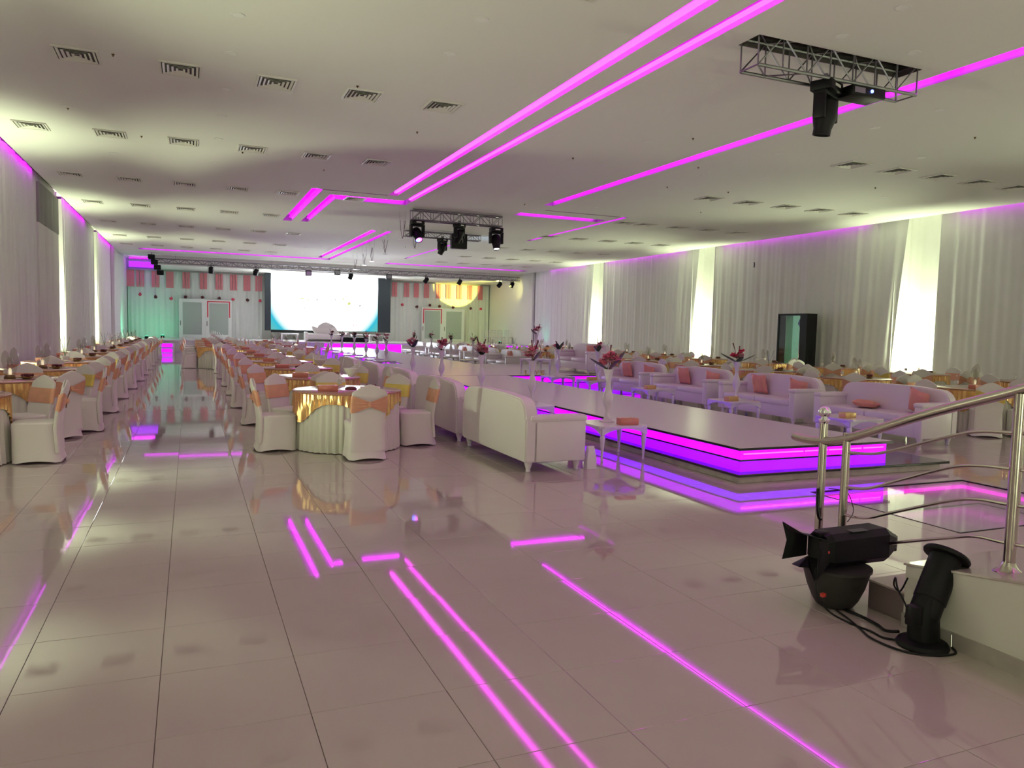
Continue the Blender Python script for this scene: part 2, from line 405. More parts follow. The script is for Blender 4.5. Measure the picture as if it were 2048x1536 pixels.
# fascia above the stage, stage ceiling, cove on the left
b = nb(); box(b, -1.75, XR+.05, 46.45, 46.6, 4.74, 5.6); box(b, -1.75, -1.6, 46.6, Y1+.1, 4.74, 5.5)
box(b, XL-.1, -1.75, 46.45, 46.5, H, 5.6)
struct('trim_3', b, M['ceiling'])
b = nb(); box(b, -1.6, XR+.05, 46.6, Y1+.15, 4.80, 4.86); box(b, XL-.1, -1.6, 46.45, Y1+.15, 5.42, 5.5)
struct('ceiling_stage', b, M['ceiling'])
b = nb(); box(b, XL+.1, -1.85, 51.5, 51.56, 4.86, 5.2); t = obj('led_strip', b, M['violet_glow'], None, False)
tag(t, 'violet glowing light panel over the corner of the stage backdrop', 'strip light')
led('led_strip', (XL+.2, -1.9, 50.4, 50.44), 'violet LED tube hidden in the raised ceiling corner of the stage', 'led_cove', (5.3, 5.34))

# LED in the wall coves, interrupted as in the hall
def cove(x0, x1, runs, side):
    for k, (a, c) in enumerate(runs):
        b = nb(); box(b, x0, x1, a, c, 5.40, 5.43)
        t = obj('cove_light', b, M['led_wall'], None, False)
        tag(t, f'violet LED run above the {side} curtain, {ORD[k]} stretch from the entrance end', 'strip light', 'LED runs above the wall curtains')
cove(XL-.12, XL-.08, [(-5, 1.5), (3.5, 7.5), (9.5, 22.9), (26.6, 33.5), (38.0, 43.5)], 'left wall')
cove(XR+.06, XR+.09, [(-5, 5.4), (7.5, 15.4), (18.5, 25.8), (28.4, 35.4), (37.6, 42.2)], 'right wall')

# ------------------------------------------------------------------ curtains
def drape(name, x, y0, y1, z0, z1, side, label, amp=.030, m='drape', seed=0, cat='curtain', group=None, axis='y', splay=0.):
    rnd = random.Random(seed); ph = [rnd.uniform(0, 6.28) for _ in range(5)]
    n = max(8, int((y1-y0)/.035)); bm = nb(); rows = []
    zs = [z0, z0+.35, (z0+z1)/2, z1-.4, z1]
    for z in zs:
        t = (z-z0)/(z1-z0); r = []
        for i in range(n+1):
            y = y0+(y1-y0)*i/n
            yy = y - splay*t**1.3*math.exp(-(y-y0)/.9)
            w = math.sin(y*9.1+ph[0]+.4*math.sin(z*.7+ph[1])) * .55 + math.sin(y*14.7+ph[2]) * .3 + math.sin(y*3.7+ph[3]+z*.15)*.45 + .3*math.sin(y*24+ph[4])
            k = amp*(.55+.45*(1-t)) * w
            r.append(bm.verts.new((x+side*k, yy, z)) if axis == 'y' else bm.verts.new((yy, x+side*k, z)))
        rows.append(r)
    for a, b in zip(rows, rows[1:]):
        for i in range(n): bm.faces.new((a[i], a[i+1], b[i+1], b[i]))
    o = obj(name, bm, M[m]); 
    o.data.materials[0] = M[m]
    return tag(o, label, cat, group)
GW = .76
def wall_curtains(x, gaps, side, nm, yend):
    edges = [Y0+.05] + [v for g in gaps for v in (g-GW, g+GW)] + [yend]
    for k in range(0, len(edges), 2):
        drape('curtain', x, edges[k], edges[k+1], .02, 5.42, side, f'white voile curtain along the {nm}, {ORD[k//2]} stretch counted from the entrance end', seed=k+int(side), group='white wall curtains', splay=.42 if k else 0)
    for k, g in enumerate(gaps):
        drape('curtain', x-side*.58, g-GW-.02, g+GW+.02, .02, 5.42, side, f'floodlit white voile panel set back in the {nm}, {ORD[k]} from the entrance end', amp=.022, seed=50+k, group='floodlit curtain panels')
        for s in (-1, 1):
            b = nb(); box(b, min(x+side*.02, x-side*.62), max(x+side*.02, x-side*.62), g+s*GW-.01, g+s*GW+.01, 0, 5.42); 
            o = struct('trim_%d' % (10+k*2+(s > 0)+(20 if side > 0 else 0)), b, M['drape'])
wall_curtains(XL-.22, LEFT_GAPS, 1, 'left wall', 43.6)
wall_curtains(XR+.22, RIGHT_GAPS, -1, 'right wall', 44.4)
# grey-lined bunched column sleeve on the left wall
t = thing('column_sleeve', 'bunched white curtain sleeve round a column on the near side wall with grey top band', 'curtain', (XL-.30, 25.0, 0))
b = nb()
pts = []
n = 90
for z in (0, 2, 4.15):
    pts.append([(-.12, -1.6, z)]+[(.13+.02*math.sin(i*1.3), -1.6+3.2*i/n, z) for i in range(n+1)]+[(-.12, 1.6, z)])
loft(b, pts, closed=False); obj('lower_cloth', b, M['drape'], t)
b = nb(); loft(b, [[(-.12, -1.61, z)]+[(.14+.025*math.sin(i*1.1), -1.61+3.22*i/n, z) for i in range(n+1)]+[(-.12, 1.61, z)] for z in (4.15, 4.6, 5.2)], closed=False); obj('grey_band', b, M['grey'], t)

# uplighter fixtures
def make_uplight():
    t = thing('uplight', 'x', 'floodlight')
    b = nb(); box(b, -.13, .13, -.10, .10, .04, .22, .02); obj('housing', b, M['black'], t)
    b = nb(); lathe(b, [(.085, .221), (.085, .228)], 20); obj('lens', b, M['lamp_glow'], t)
    b = nb(); box(b, -.15, .15, -.02, .02, 0, .02); box(b, -.15, -.135, -.02, .02, 0, .16); box(b, .135, .15, -.02, .02, 0, .16); obj('bracket', b, M['black_metal'], t)
    return t
up0 = make_uplight(); first = [True]
def place_up(loc, rz, label, group='floor uplights'):
    if first[0]:
        first[0] = False; up0.location = loc; up0.rotation_euler = (0, 0, rz); up0['label'] = label; up0['group'] = group; return
    dup(up0, loc, rz, label, group)
for k, y in enumerate(RIGHT_GAPS[1:]): place_up((XR+.16, y, 0), PI/2, f'black floor uplight washing the right wall, {ORD[k]} floodlit panel from the entrance end')
for k, y in enumerate(LEFT_GAPS[1:]): place_up((XL-.16, y, 0), PI/2, f'black floor uplight washing the left wall, {ORD[k]} floodlit panel from the entrance end')

# ------------------------------------------------------------------ stage and runway
def platform(name, label, x0, x1, y0, y1, h, front=True, leds=True, nm='led_mag_panel', tube_front=False, plinth=None, faces='fl'):
    t = thing(name, label, 'stage', (x0, y0, 0))
    w, d = x1-x0, y1-y0
    if plinth:
        px0, px1, py0, py1 = [v-o for v, o in zip(plinth, (x0, x0, y0, y0))]
        b = nb(); box(b, px0+.04, px1-.14, py0+.03, py1, 0, .075, .004); obj('plinth', b, M['stone'], t, False)
        b = nb(); box(b, px0, px1, py0, py1, .075, .105, .006); obj('plinth_slab', b, M['black_gloss'], t, False)
    z0 = .105 if plinth else 0
    zm = z0+(h-z0)*.47
    b = nb(); box(b, .14, w-.14, .14, d-.02, z0, h-.03); obj('core', b, M['black'], t, False)
    b = nb(); box(b, 0, w, 0, d, h-.03, h-.002, .004); obj('edge_band', b, M['black_gloss'], t, False)
    b = nb(); box(b, .008, w-.008, .008, d-.008, h-.004, h, .0015); obj('deck', b, M['runway'], t, False)
    b = nb(); box(b, .045, w-.045, .045, d-.02, zm-.010, zm+.008); obj('riser_rail', b, M['black_gloss'], t, False)
    if 'f' in faces:
        b = nb(); box(b, .06, w-.06, .055, .07, z0, zm-.01); obj('lower_light_panel', b, M['led_violet'], t, False)
        b = nb(); box(b, .06, w-.06, .055, .07, zm+.008, h-.03); obj('upper_light_panel', b, M[nm], t, False)
    if 'l' in faces:
        b = nb(); box(b, .055, .07, .07, d-.05, z0, zm-.01); obj('lower_light_panel', b, M['led_violet'], t, False)
        b = nb(); box(b, .055, .07, .07, d-.05, zm+.008, h-.03); obj('upper_light_panel', b, M[nm], t, False)
    if 'r' in faces:
        b = nb(); box(b, w-.07, w-.055, .07, d-.05, z0, h-.03); obj('side_light_panel', b, M['led_violet'], t, False)
    if tube_front:
        segs = [(.09, .95), (.98, 1.32), (1.35, 1.86), (1.90, w-.13)]
        zc = h-.075
        for a, c in segs:
            b = nb(); tube(b, [(a, .04, zc), (c, .04, zc)], .008, 8); obj('light_tube', b, M['led_pink'], t)
    return t
RH = .385
platform('runway', 'near end of the low white runway edged with magenta light panels on a black slab', 5.62, 7.97, 6.74, 19.2, RH, tube_front=True, plinth=RUN_BASE, faces='flr')
platform('cross_platform', 'wide white cross piece of the runway reaching towards the right curtains', 3.9, 12.35, 19.2, 25.55, RH+.004, faces='f')
platform('far_runway', 'far stretch of the runway between cross piece and stage', 6.8, 9.4, 25.55, 44.3, RH, faces='l')
# stage
t = thing('stage', 'broad white stage with a magenta lit front at the end of the hall', 'stage', (XL-.04, 44.42, 0))
b = nb(); box(b, 0, 23.48, .12, 7.7, 0, .60); obj('core', b, M['white_matt'], t, False)
b = nb(); box(b, 0, 23.48, 0, 7.7, .60, .66, .01); obj('deck', b, M['white_gloss'], t, False)
b = nb(); box(b, 10.6, 23.4, .10, .118, .05, .58); obj('light_panel', b, M['led_mag_panel'], t, False)
t = thing('stage_steps', 'small stage steps with two magenta lit risers at the end of the wall side aisle', 'steps', (-1.75, 43.6, 0))
for k in range(2):
    b = nb(); box(b, 0, 1.0, k*.35, .78, k*.26, k*.26+.24); obj('step', b, M['white_matt'], t, False)
    b = nb(); box(b, .1, .9, k*.35-.012, k*.35, k*.26+.03, k*.26+.22); obj('light_panel', b, M['led_mag_panel'], t, False)

# backdrop
YB = 51.95
def backdrop(x0, x1, label, seed): return drape('backdrop_curtain', YB, x0, x1, .66, 4.74, -1, label, amp=.05, seed=seed, axis='x')
backdrop(XL, 4.3, 'grey white pleated stage backdrop curtain on the green lit side of the screen', 5)
backdrop(12.3, XR, 'pleated stage backdrop curtain washed with yellow light beyond the screen', 6)
b = nb(); box(b, XL, XR, 51.68, 51.86, 4.70, 4.79); o = obj('curtain_track', b, M['grey'], None, False); tag(o, 'dark grey curtain track above the stage backdrop', 'curtain rail')
def strip(xc, w, k, m='pink_ribbon'):
    t = thing('ribbon_panel', f'pink ribbon panel hanging at the top of the backdrop, {k}', 'ribbon', (xc, YB-.11, 3.70), 0, 'pink ribbon panels on the backdrop')
    n = random.choice([1, 2, 2, 3]); ww = w/n
    for i in range(n):
        b = nb(); box(b, -w/2+i*ww+(.03 if i else 0), -w/2+(i+1)*ww, -.012, .012, 0, 1.0, .003)
        obj('ribbon', b, M[m], t, False)
SX = [-3.3, -2.76, -1.92, -1.12, -.2, .80, 1.72, 2.58, 3.38, 4.1]
for k, x in enumerate(SX): strip(x, .42, f'{ORD[k]} from the green wall')
for k, x in enumerate([13.0, 13.85, 14.55, 15.28, 16.15, 16.9, 17.7, 18.5, 19.3]): strip(x, .36, f'{ORD[k]} beyond the screen')
def pom(x, z, m, k):
    t = thing('hanging_flower', f'{"dark" if m=="petal_dark" else "red"} paper flower ball hanging before the backdrop, {k}', 'decoration', (x, YB-.25, z), 0, 'paper flower balls on the backdrop')
    b = nb()
    for i in range(26):
        a = Vector((random.gauss(0, 1), random.gauss(0, 1), random.gauss(0, 1))).normalized()
        bmesh.ops.create_cone(b, cap_ends=True, segments=5, radius1=.045, radius2=.015, depth=.05, matrix=Matrix.Translation(a*.085) @ a.to_track_quat('Z', 'Y').to_matrix().to_4x4())
    obj('petals', b, M[m], t)
    b = nb(); tube(b, [(0, 0, .08), (0, 0, 4.7-z)], .003, 4); obj('thread', b, M['grey'], t)
for k, (x, z, m) in enumerate([(-2.78, 3.24, 'petal_red'), (-1.92, 3.11, 'petal_dark'), (-1.05, 3.05, 'petal_red'), (-.23, 3.16, 'petal_dark'), (.74, 3.19, 'petal_dark'), (1.71, 3.16, 'petal_dark'), (2.54, 3.12, 'petal_red'), (3.41, 3.11, 'petal_dark'), (4.17, 3.1, 'petal_red')]): pom(x, z, m, f'{ORD[k]} from the green wall')
for k, (x, z, m) in enumerate([(13.52, 3.17, 'petal_red'), (14.56, 3.05, 'petal_dark'), (15.5, 3.2, 'petal_dark'), (16.2, 3.15, 'petal_dark'), (17.2, 3.1, 'petal_dark'), (18.53, 3.07, 'petal_dark'), (19.3, 3.05, 'petal_red')]): pom(x, z, m, f'{ORD[k]} beyond the screen')
def door_frame(x0, x1, z1, label, red, name='backdrop_door'):
    t = thing(name, label, 'door', (x0, 51.5, .66)); w = x1-x0; h = z1-.66
    b = nb(); box(b, 0, .22, -.04, .04, 0, h, .008); box(b, w-.22, w, -.04, .04, 0, h, .008); box(b, .22, w-.22, -.04, .04, h-.22, h, .008); box(b, .22, w-.22, -.04, .04, 0, .2, .008)
    obj('frame', b, M['white_matt'], t, False)
    b = nb(); box(b, .22, w-.22, -.012, .012, .2, h-.22); obj('panel', b, M['grey_panel'], t, False)
    b = nb(); tube(b, [(.09, -.08, .75), (.09, -.08, 1.05)], .018, 6); obj('handle', b, M['black'], t)
    if red:
        b = nb(); box(b, .1, w-.1, -.055, -.04, h-.15, h-.08); box(b, .1, .17, -.055, -.04, h-1.1, h-.15); box(b, w-.17, w-.1, -.055, -.04, h-1.1, h-.15); obj('red_trim', b, M['red_trim'], t, False)
M['grey_panel'] = mat('grey_green_panel', (.42, .46, .43), .6)
door_frame(-.62, .90, 3.07, 'white framed backdrop door without trim beside the green lit curtain', False)
door_frame(.90, 2.45, 3.05, 'white framed backdrop door with red trim beside the screen', True)
door_frame(14.85, 16.42, 3.02, 'white framed backdrop door with red trim beyond the screen', True)
door_frame(16.42, 18.0, 3.0, 'white framed backdrop door without trim under the yellow light', False)

# screen
t = thing('projection_screen', 'large bright projection screen with black side masks above the stage', 'screen', (8.05, 50, 3.06))
w2, h2 = 3.38, 1.78
b = nb(); v = [b.verts.new(p) for p in ((-w2, 0, -h2), (w2, 0, -h2), (w2, 0, h2), (-w2, 0, h2))]; b.faces.new(v); obj('picture', b, M['screen'], t, False)
for x0_, x1_ in ((-3.74, -w2), (w2, w2+.84)):
    b = nb(); box(b, x0_, x1_, -.05, .05, -h2-.06, h2+.03, .01); obj('side_mask', b, M['mask'] if 'mask' in M else M.setdefault('mask', mat('blue_black_mask', (.012, .018, .028), .5)), t, False)
b = nb(); box(b, -w2, w2, .01, .06, -h2-.02, h2); obj('backing', b, M['black'], t, False)
b = nb(); tube(b, [(-w2-.3, -.03, h2+.03), (w2+.8, -.03, h2+.03)], .035, 8); obj('top_bar', b, M['black'], t)
b = nb(); box(b, -w2, -.5, -.05, .02, -h2-.16, -h2, .01); obj('bottom_bar', b, M['black'], t, False)
def blot(x, z, w, h, m):
    b = nb(); r = random.Random(int(x*100+z*10)); n = 9
    vs = [b.verts.new((x+w/2*math.cos(2*PI*i/n)*r.uniform(.6, 1.1), -.006, z+h/2*math.sin(2*PI*i/n)*r.uniform(.6, 1.1))) for i in range(n)]; b.faces.new(vs)
    obj('slide_mark', b, m, t, False)
mk_y = mat('slide_yellow', (.1, .1, .05), .8, emit=(.45, .48, .16), es=1); mk_d = mat('slide_dark', (.05, .05, .06), .8, emit=(.13, .14, .18), es=.8); mk_p = mat('slide_pink', (.1, .05, .1), .8, emit=(.6, .12, .38), es=1)
px = lambda u, v: ((u-945)/1570*2*w2, -(v-480)/760*2*h2)
for u, v, w, h, m in ((610, 430, 90, 30, mk_y), (690, 445, 40, 28, mk_y), (820, 445, 34, 30, mk_d), (838, 500, 18, 60, mk_d), (636, 565, 30, 18, mk_d), (862, 610, 16, 12, mk_d), (1085, 435, 24, 24, mk_d), (1100, 530, 30, 8, mk_d), (1205, 420, 36, 36, mk_y), (1290, 480, 70, 60, mk_y), (1455, 505, 34, 34, mk_d), (1345, 590, 70, 8, mk_y)):
    a, c = px(u, v); blot(a, c, w*.0043, h*.0043, m)
# the pink line of lettering at the foot of the slide (too blurred to read: strokes of the same size)
for u, w, h in ((1150, 20, 6), (1175, 20, 6), (1200, 22, 6), (1225, 14, 10), (1250, 12, 26), (1268, 12, 22), (1322, 10, 28), (1338, 14, 18), (1362, 22, 20), (1390, 12, 28), (1410, 16, 22), (1425, 12, 14)):
    a, c = px(u, 775); b = nb(); box(b, a-w*.0021, a+w*.0021, -.008, -.005, c-h*.0021, c+h*.0021); obj('slide_letter', b, mk_p, t, False)

# ------------------------------------------------------------------ trusses
def truss_bm(L, w, h, step, r=.022, lattice_r=.011, axis='x', faces='all'):
    b = nb()
    P = (lambda a, y, z: (a, y, z)) if axis == 'x' else (lambda a, y, z: (y, a, z))
    for y in (0, w):
        for z in (0, h): tube(b, [P(0, y, z), P(L, y, z)], r, 7)
    n = max(1, round(L/step)); s = L/n
    for i in range(n):
        a, c = i*s, (i+1)*s
        up = i % 2
        for y in (0, w):
            tube(b, [P(a, y, h*up), P(c, y, h*(1-up))], lattice_r, 5, False)
            tube(b, [P(a, y, 0), P(a, y, h)], lattice_r, 5, False)
        for z in (0, h): tube(b, [P(a, w*up, z), P(c, w*(1-up), z)], lattice_r, 5, False)
    for z in (0, h): tube(b, [P(0, 0, z), P(0, w, z)], lattice_r, 5); tube(b, [P(L, 0, z), P(L, w, z)], lattice_r, 5)
    for y in (0, w): tube(b, [P(L, y, 0), P(L, y, h)], lattice_r, 5, False)
    return b
def truss(loc, L, w, h, step, label, r=.022, lr=.011, rods=()):
    t = thing('lighting_truss', label, 'truss', loc)
    obj('frame', truss_bm(L, w, h, step, r, lr), M['alu'], t)
    for x in rods:
        b = nb(); tube(b, [(x, w/2, h), (x, w/2, h+rods[x])], .006, 5); obj('hanging_rod', b, M['alu'], t)
    return t
truss((6.36, 7.62, 4.92), 2.68, .32, .40, .36, 'aluminium box truss let into an opening of the ceiling nearest the camera')
truss((6.24, 22.75, 4.90), 2.92, .30, .30, .33, 'aluminium lighting truss hanging under the ceiling before the arrow slot', rods={.3: .05, 2.6: .05})
truss((7.30, 27.6, 4.98), 2.95, .26, .20, .30, 'slim aluminium truss hanging behind the first hanging truss', r=.016, lr=.009, rods={.3: .07, 2.6: .07})
truss((-1.7, 45.2, 4.76), 21.2, .30, .22, .30, 'long aluminium lighting truss spanning the whole stage front', lr=.013, rods={1: .27, 6: .27, 11: .27, 16: .27, 20.5: .27})
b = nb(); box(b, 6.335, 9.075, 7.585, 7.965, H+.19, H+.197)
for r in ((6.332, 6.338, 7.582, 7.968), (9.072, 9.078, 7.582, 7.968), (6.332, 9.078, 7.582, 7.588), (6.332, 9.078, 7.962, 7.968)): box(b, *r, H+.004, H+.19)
o = struct('trim_4', b, M['void'])  # added liner, its dark colour gives the opening its shade

def moving_head(loc, rz, label, tilt=0, lens='lens', s=1.0, side=False, rx=0):
    t = thing('moving_head_light', label, 'stage light', loc, rz, None); t.scale = (s, s, s)
    b = nb(); box(b, -.17, .17, -.13, .13, -.12, 0, .02); obj('base', b, M['black'], t)
    b = nb(); box(b, -.05, -.02, -.02, .02, 0, .09); box(b, .02, .05, -.02, .02, 0, .09); obj('clamp', b, M['alu'], t)
    b = nb(); box(b, -.20, .20, -.07, .07, -.17, -.12, .01); box(b, -.20, -.14, -.07, .07, -.44, -.14, .015); box(b, .14, .20, -.07, .07, -.44, -.14, .015); obj('yoke', b, M['black'], t)
    mt = Matrix.Translation((0, 0, -.36)) @ Matrix.Rotation(tilt, 4, 'X')
    b = nb(); lathe(b, [(.07, .17), (.115, .14), (.13, .04), (.13, -.06), (.10, -.17), (.10, -.24), (.085, -.24), (.085, -.2)], 18, mtx=mt); h = obj('head', b, M['black'], t)
    b = nb(); lathe(b, [(.083, -.225), (.06, -.215)], 18, mtx=mt); obj('lens', b, M[lens], h)
    b = nb(); box(b, -.07, .07, -.136, -.129, -.075, -.045); obj('name_plate', b, M['paper'], t, False)
    return t
moving_head((7.62, 7.78, 4.93), .4, 'black moving head light under the truss nearest the camera', .15, s=1.12)
t = thing('dimmer_pack', 'black control box with a blue lamp on the truss nearest the camera', 'stage light', (8.12, 7.72, 4.76))
b = nb(); box(b, -.27, .30, -.16, .16, 0, .13, .015); obj('case', b, M['black'], t)
b = nb(); lathe(b, [(.022, 0), (.022, .012), (.0, .014)], 12, mtx=Matrix.Translation((.05, -.162, .07)) @ Matrix.Rotation(PI/2, 4, 'X')); obj('blue_lamp', b, M['lens_blue'], t)
b = nb(); box(b, -.24, -.06, -.162, -.155, .03, .10); obj('dial_plate', b, M['alu'], t, False)
t = moving_head((6.42, 22.9, 4.90), .1, 'black moving head with a pink and blue glowing lens on the hanging truss', -.75, 'lens_pink', 1.15)
b = nb(); lathe(b, [(.06, 0), (.03, .01)], 14, mtx=Matrix.Translation((-.03, -.17, -.545)) @ Matrix.Rotation(PI-.75, 4, 'X')); obj('blue_lens', b, M['lens_blue'], t)
moving_head((7.78, 22.9, 4.90), .5, 'black moving head tilted downwards at the middle of the hanging truss', .5, s=1.0)
moving_head((9.02, 22.9, 4.86), 0, 'black moving head with a white lit lens at the truss end', -.25, 'lens_white', 1.15)
moving_head((8.75, 27.7, 4.98), .5, 'black moving head tilted downwards on the slim rear truss', .5, s=1.0)
t = thing('control_box', 'square black control box strapped to the slim rear truss', 'stage light', (9.4, 27.72, 4.86))
b = nb(); box(b, -.3, .3, -.14, .14, -.22, .34, .02); obj('case', b, M['black'], t)
b = nb(); box(b, .10, .12, -.155, -.14, .0, .3); obj('handle', b, M['alu'], t)
# stage truss lanterns
def par(loc, label, rz=0, tilt=.5, s=1.0):
    t = thing('par_can', label, 'stage light', loc, rz, 'lanterns on the stage truss'); t.scale = (s, s, s)
    mt = Matrix.Translation((0, 0, -.16)) @ Matrix.Rotation(tilt, 4, 'X')
    b = nb(); lathe(b, [(.05, .14), (.10, .10), (.11, -.14), (.10, -.14), (.09, -.05)], 14, mtx=mt); obj('can', b, M['black'], t)
    b = nb(); box(b, -.13, -.115, -.015, .015, -.2, .0); box(b, .115, .13, -.015, .015, -.2, 0); box(b, -.13, .13, -.015, .015, 0, .015); box(b, -.02, .02, -.02, .02, .015, .10); obj('yoke', b, M['black_metal'], t)
    return t
for k, (x, z) in enumerate([(1.09, 4.72), (3.44, 4.72), (8.74, 4.74), (13.34, 4.72), (15.5, 4.70), (18.18, 4.66), (19.04, 4.70)]):
    par((x, 45.35, z), f'black lantern on the stage truss, {ORD[k]} from the green wall', .3*k, .5+.2*(k % 2), 1.25)
for k, (x, z) in enumerate([(6.31, 4.74), (7.95, 4.86), (11.01, 4.76)]):
    t = thing('led_panel_light', f'square black lamp box on the stage truss over the screen, {ORD[k]} from the green wall', 'stage light', (x, 45.35, z), 0, 'lamp boxes over the screen')
    b = nb(); box(b, -.17, .17, -.10, .10, -.30, 0, .02); obj('housing', b, M['black'], t)
    b = nb(); box(b, -.13, .13, -.115, -.10, -.26, -.05); obj('grille', b, M['alu'], t, False)
# big dark bunch of lamps and cloth at the stage corner
t = thing('speaker_array', 'dark hanging loudspeaker cluster at the stage corner beside the violet light', 'loudspeaker', (-1.7, 45.0, 3.95))
for k in range(4):
    b = nb(); box(b, -.22+.14*k-.1, .12+.14*k-.1, -.18, .18, .95-.27*k, 1.20-.27*k, .03); obj('cabinet', b, M['black_metal'], t)
b = nb(); tube(b, [(-.15, 0, 1.2), (-.15, 0, 1.3)], .02, 6); obj('bracket', b, M['alu'], t)

# hanging glass decorations
def hanger(x, y, ztop, zbot, k):
    t = thing('hanging_glass', f'clear glass cylinder with twigs hanging below the ceiling, {ORD[k]} from the hanging truss', 'decoration', (x, y, zbot), 0, 'hanging twig glasses')
    h = ztop-zbot
    b = nb(); lathe(b, [(.09, 0), (.11, .02), (.11, h)], 14, cap1=False); obj('cylinder', b, M['glass'], t)
    b = nb()
    for i in range(3):
        a = random.uniform(0, 6.28); tube(b, smooth_path([(0, 0, .03), (.05*math.cos(a), .05*math.sin(a), h*.4), (.10*math.cos(a+1), .10*math.sin(a+1), h*.95)], 3), .007, 4)
    obj('twigs', b, M['twig'], t)
    b = nb()
    for s in (-1, 1): tube(b, [(s*.1, 0, h), (s*.1, 0, H-zbot)], .003, 4)
    obj('wire', b, M['alu'], t)
for k, (x, y, a, c) in enumerate([(6.15, 23.6, 5.0, 4.36), (9.5, 24.2, 4.65, 4.25), (7.0, 25.2, 4.75, 4.25), (6.65, 28.0, 4.85, 4.3), (6.95, 31.6, 4.9, 4.3), (7.35, 35.0, 4.95, 4.4), (7.65, 38.6, 5.0, 4.45)]): hanger(x, y, a, c, k)

# ------------------------------------------------------------------ ceiling fittings
def make_vent():
    t = thing('ceiling_vent', 'x', 'air vent'); w, d = .56, .60
    b = nb()
    for r in ((-w/2, w/2, -d/2, -d/2+.03), (-w/2, w/2, d/2-.03, d/2), (-w/2, -w/2+.03, -d/2+.03, d/2-.03), (w/2-.03, w/2, -d/2+.03, d/2-.03)): box(b, *r, -.02, 0)
    obj('frame', b, M['vent'], t, False)
    b = nb(); box(b, -w/2+.03, w/2-.03, -d/2+.03, d/2-.03, -.004, -.001); obj('void', b, M['slot'], t, False)
    # four-way louvres: concentric sloped blades
    for k in range(4):
        a = .045+k*.058
        for s, ax in ((-1, 0), (1, 0), (-1, 1), (1, 1)):
            hw = (w/2-a) if ax == 0 else (d/2-a); off = (d/2-a) if ax == 0 else (w/2-a)
            i0, i1 = off, off-.030
            q = [(-hw, s*i0, -.018), (hw, s*i0, -.018), (hw-.03, s*i1, -.004), (-hw+.03, s*i1, -.004)]
            if ax: q = [(y, x, z) for x, y, z in q]
            b2 = nb(); vs = [b2.verts.new(p) for p in q]; b2.faces.new(vs)
            ex = bmesh.ops.extrude_face_region(b2, geom=b2.faces[:]); bmesh.ops.translate(b2, vec=(0, 0, -.003), verts=[g for g in ex['geom'] if isinstance(g, bmesh.types.BMVert)])
            obj('blade', b2, M['vent'], t, False)
    return t
vent0 = None
rowY = [7.35, 12.22, 16.98, 22.1, 26.9, 31.8, 36.7, 40.6]
for j, y in enumerate(rowY):
    for i, x in enumerate([-2.72, -1.40, -.10, 1.21, 2.51, 3.82]):
        if j in (0,) and i < 5: continue
        if i == 0 and j in (0, ): continue
        if i == 5 and 21 < y < 28: x = 4.35 if y < 25 else None
        if x is None: continue
        if i == 0 and j == 1: continue
        lab = f'square ceiling vent, {ORD[j]} cross row from the entrance, {ORD[i]} from the left wall'
        if vent0 is None:
            vent0 = make_vent(); vent0.location = (x, y, H); vent0['label'] = lab; vent0['group'] = 'square ceiling vents'
        else: dup(vent0, (x, y, H), 0, lab, 'square ceiling vents')
    for i, x in enumerate([12.78, 14.08, 15.38, 16.62, 17.9]):
        if j == 0: continue
        if abs(y-22.1) < 1 and i == 0: x = 13.3
        dup(vent0, (x, y+.02, H), 0, f'square ceiling vent, {ORD[j]} cross row from the entrance, {ORD[4-i]} from the right wall', 'square ceiling vents')
def make_down():
    t = thing('downlight', 'x', 'ceiling light')
    b = nb(); lathe(b, [(.085, 0), (.085, -.006), (.075, -.009), (.06, -.004)], 20, cap0=False, cap1=False); obj('ring', b, M['white_matt'], t)
    b = nb(); lathe(b, [(.062, -.002), (.0601, -.004)], 20); obj('diffuser', b, M['paper'], t)
    return t
dl0 = make_down(); dpts = [(.54, 8.4), (.54, 9.8), (.54, 11.2), (.54, 12.9), (.54, 14.6), (.54, 16.4), (.54, 18.8), (3.18, 8.66), (3.19, 9.89), (-2.4, 12.7), (-1.9, 15.2), (-1.5, 18.9), (-1.6, 20.2), (10.91, 8.74), (7.2, 6.3), (8.45, 7.2), (8.1, 8.45), (13.48, 11.16), (10.89, 9.97), (7.25, 7.2), (8.35, 11.83), (7.99, 12.61), (10.8, 12.2), (10.8, 14.6), (8.3, 14.8), (8.3, 17.2), (12.2, 14.2), (10.9, 19.8), (13.2, 20.0), (15.6, 10.4), (16.4, 14.6), (11.2, 24.6), (12.0, 27.8), (5.2, 33.8), (5.0, 37.0), (9.0, 40), (12.4, 33)]
def zone(x):
    return ('beside the left wall' if x < -1 else 'over the aisle' if x < 1.2 else 'beside the zigzag slots' if x < 5.5 else 'over the runway' if x < 9.2 else 'over the runway sofas' if x < 11.5 else 'over the right tables')
def zoned(pts):
    cnt = {}; out = []
    for x, y in sorted(pts, key=lambda p: p[1]):
        zn = zone(x); out.append((x, y, zn, ORD[cnt.get(zn, 0)])); cnt[zn] = cnt.get(zn, 0)+1
    return out
for k, (x, y, zn, od) in enumerate(zoned(dpts)):
    lab = f'unlit round downlight flush in the ceiling {zn}, {od} from the entrance'
    if k == 0: dl0.location = (x, y, H); dl0['label'] = lab; dl0['group'] = 'round ceiling downlights'
    else: dup(dl0, (x, y, H), 0, lab, 'round ceiling downlights')
b = nb(); lathe(b, [(.02, 0), (.02, -.012), (.008, -.022), (.014, -.032)], 10); sprk = me(b, 'sprinkler', M['brass'])
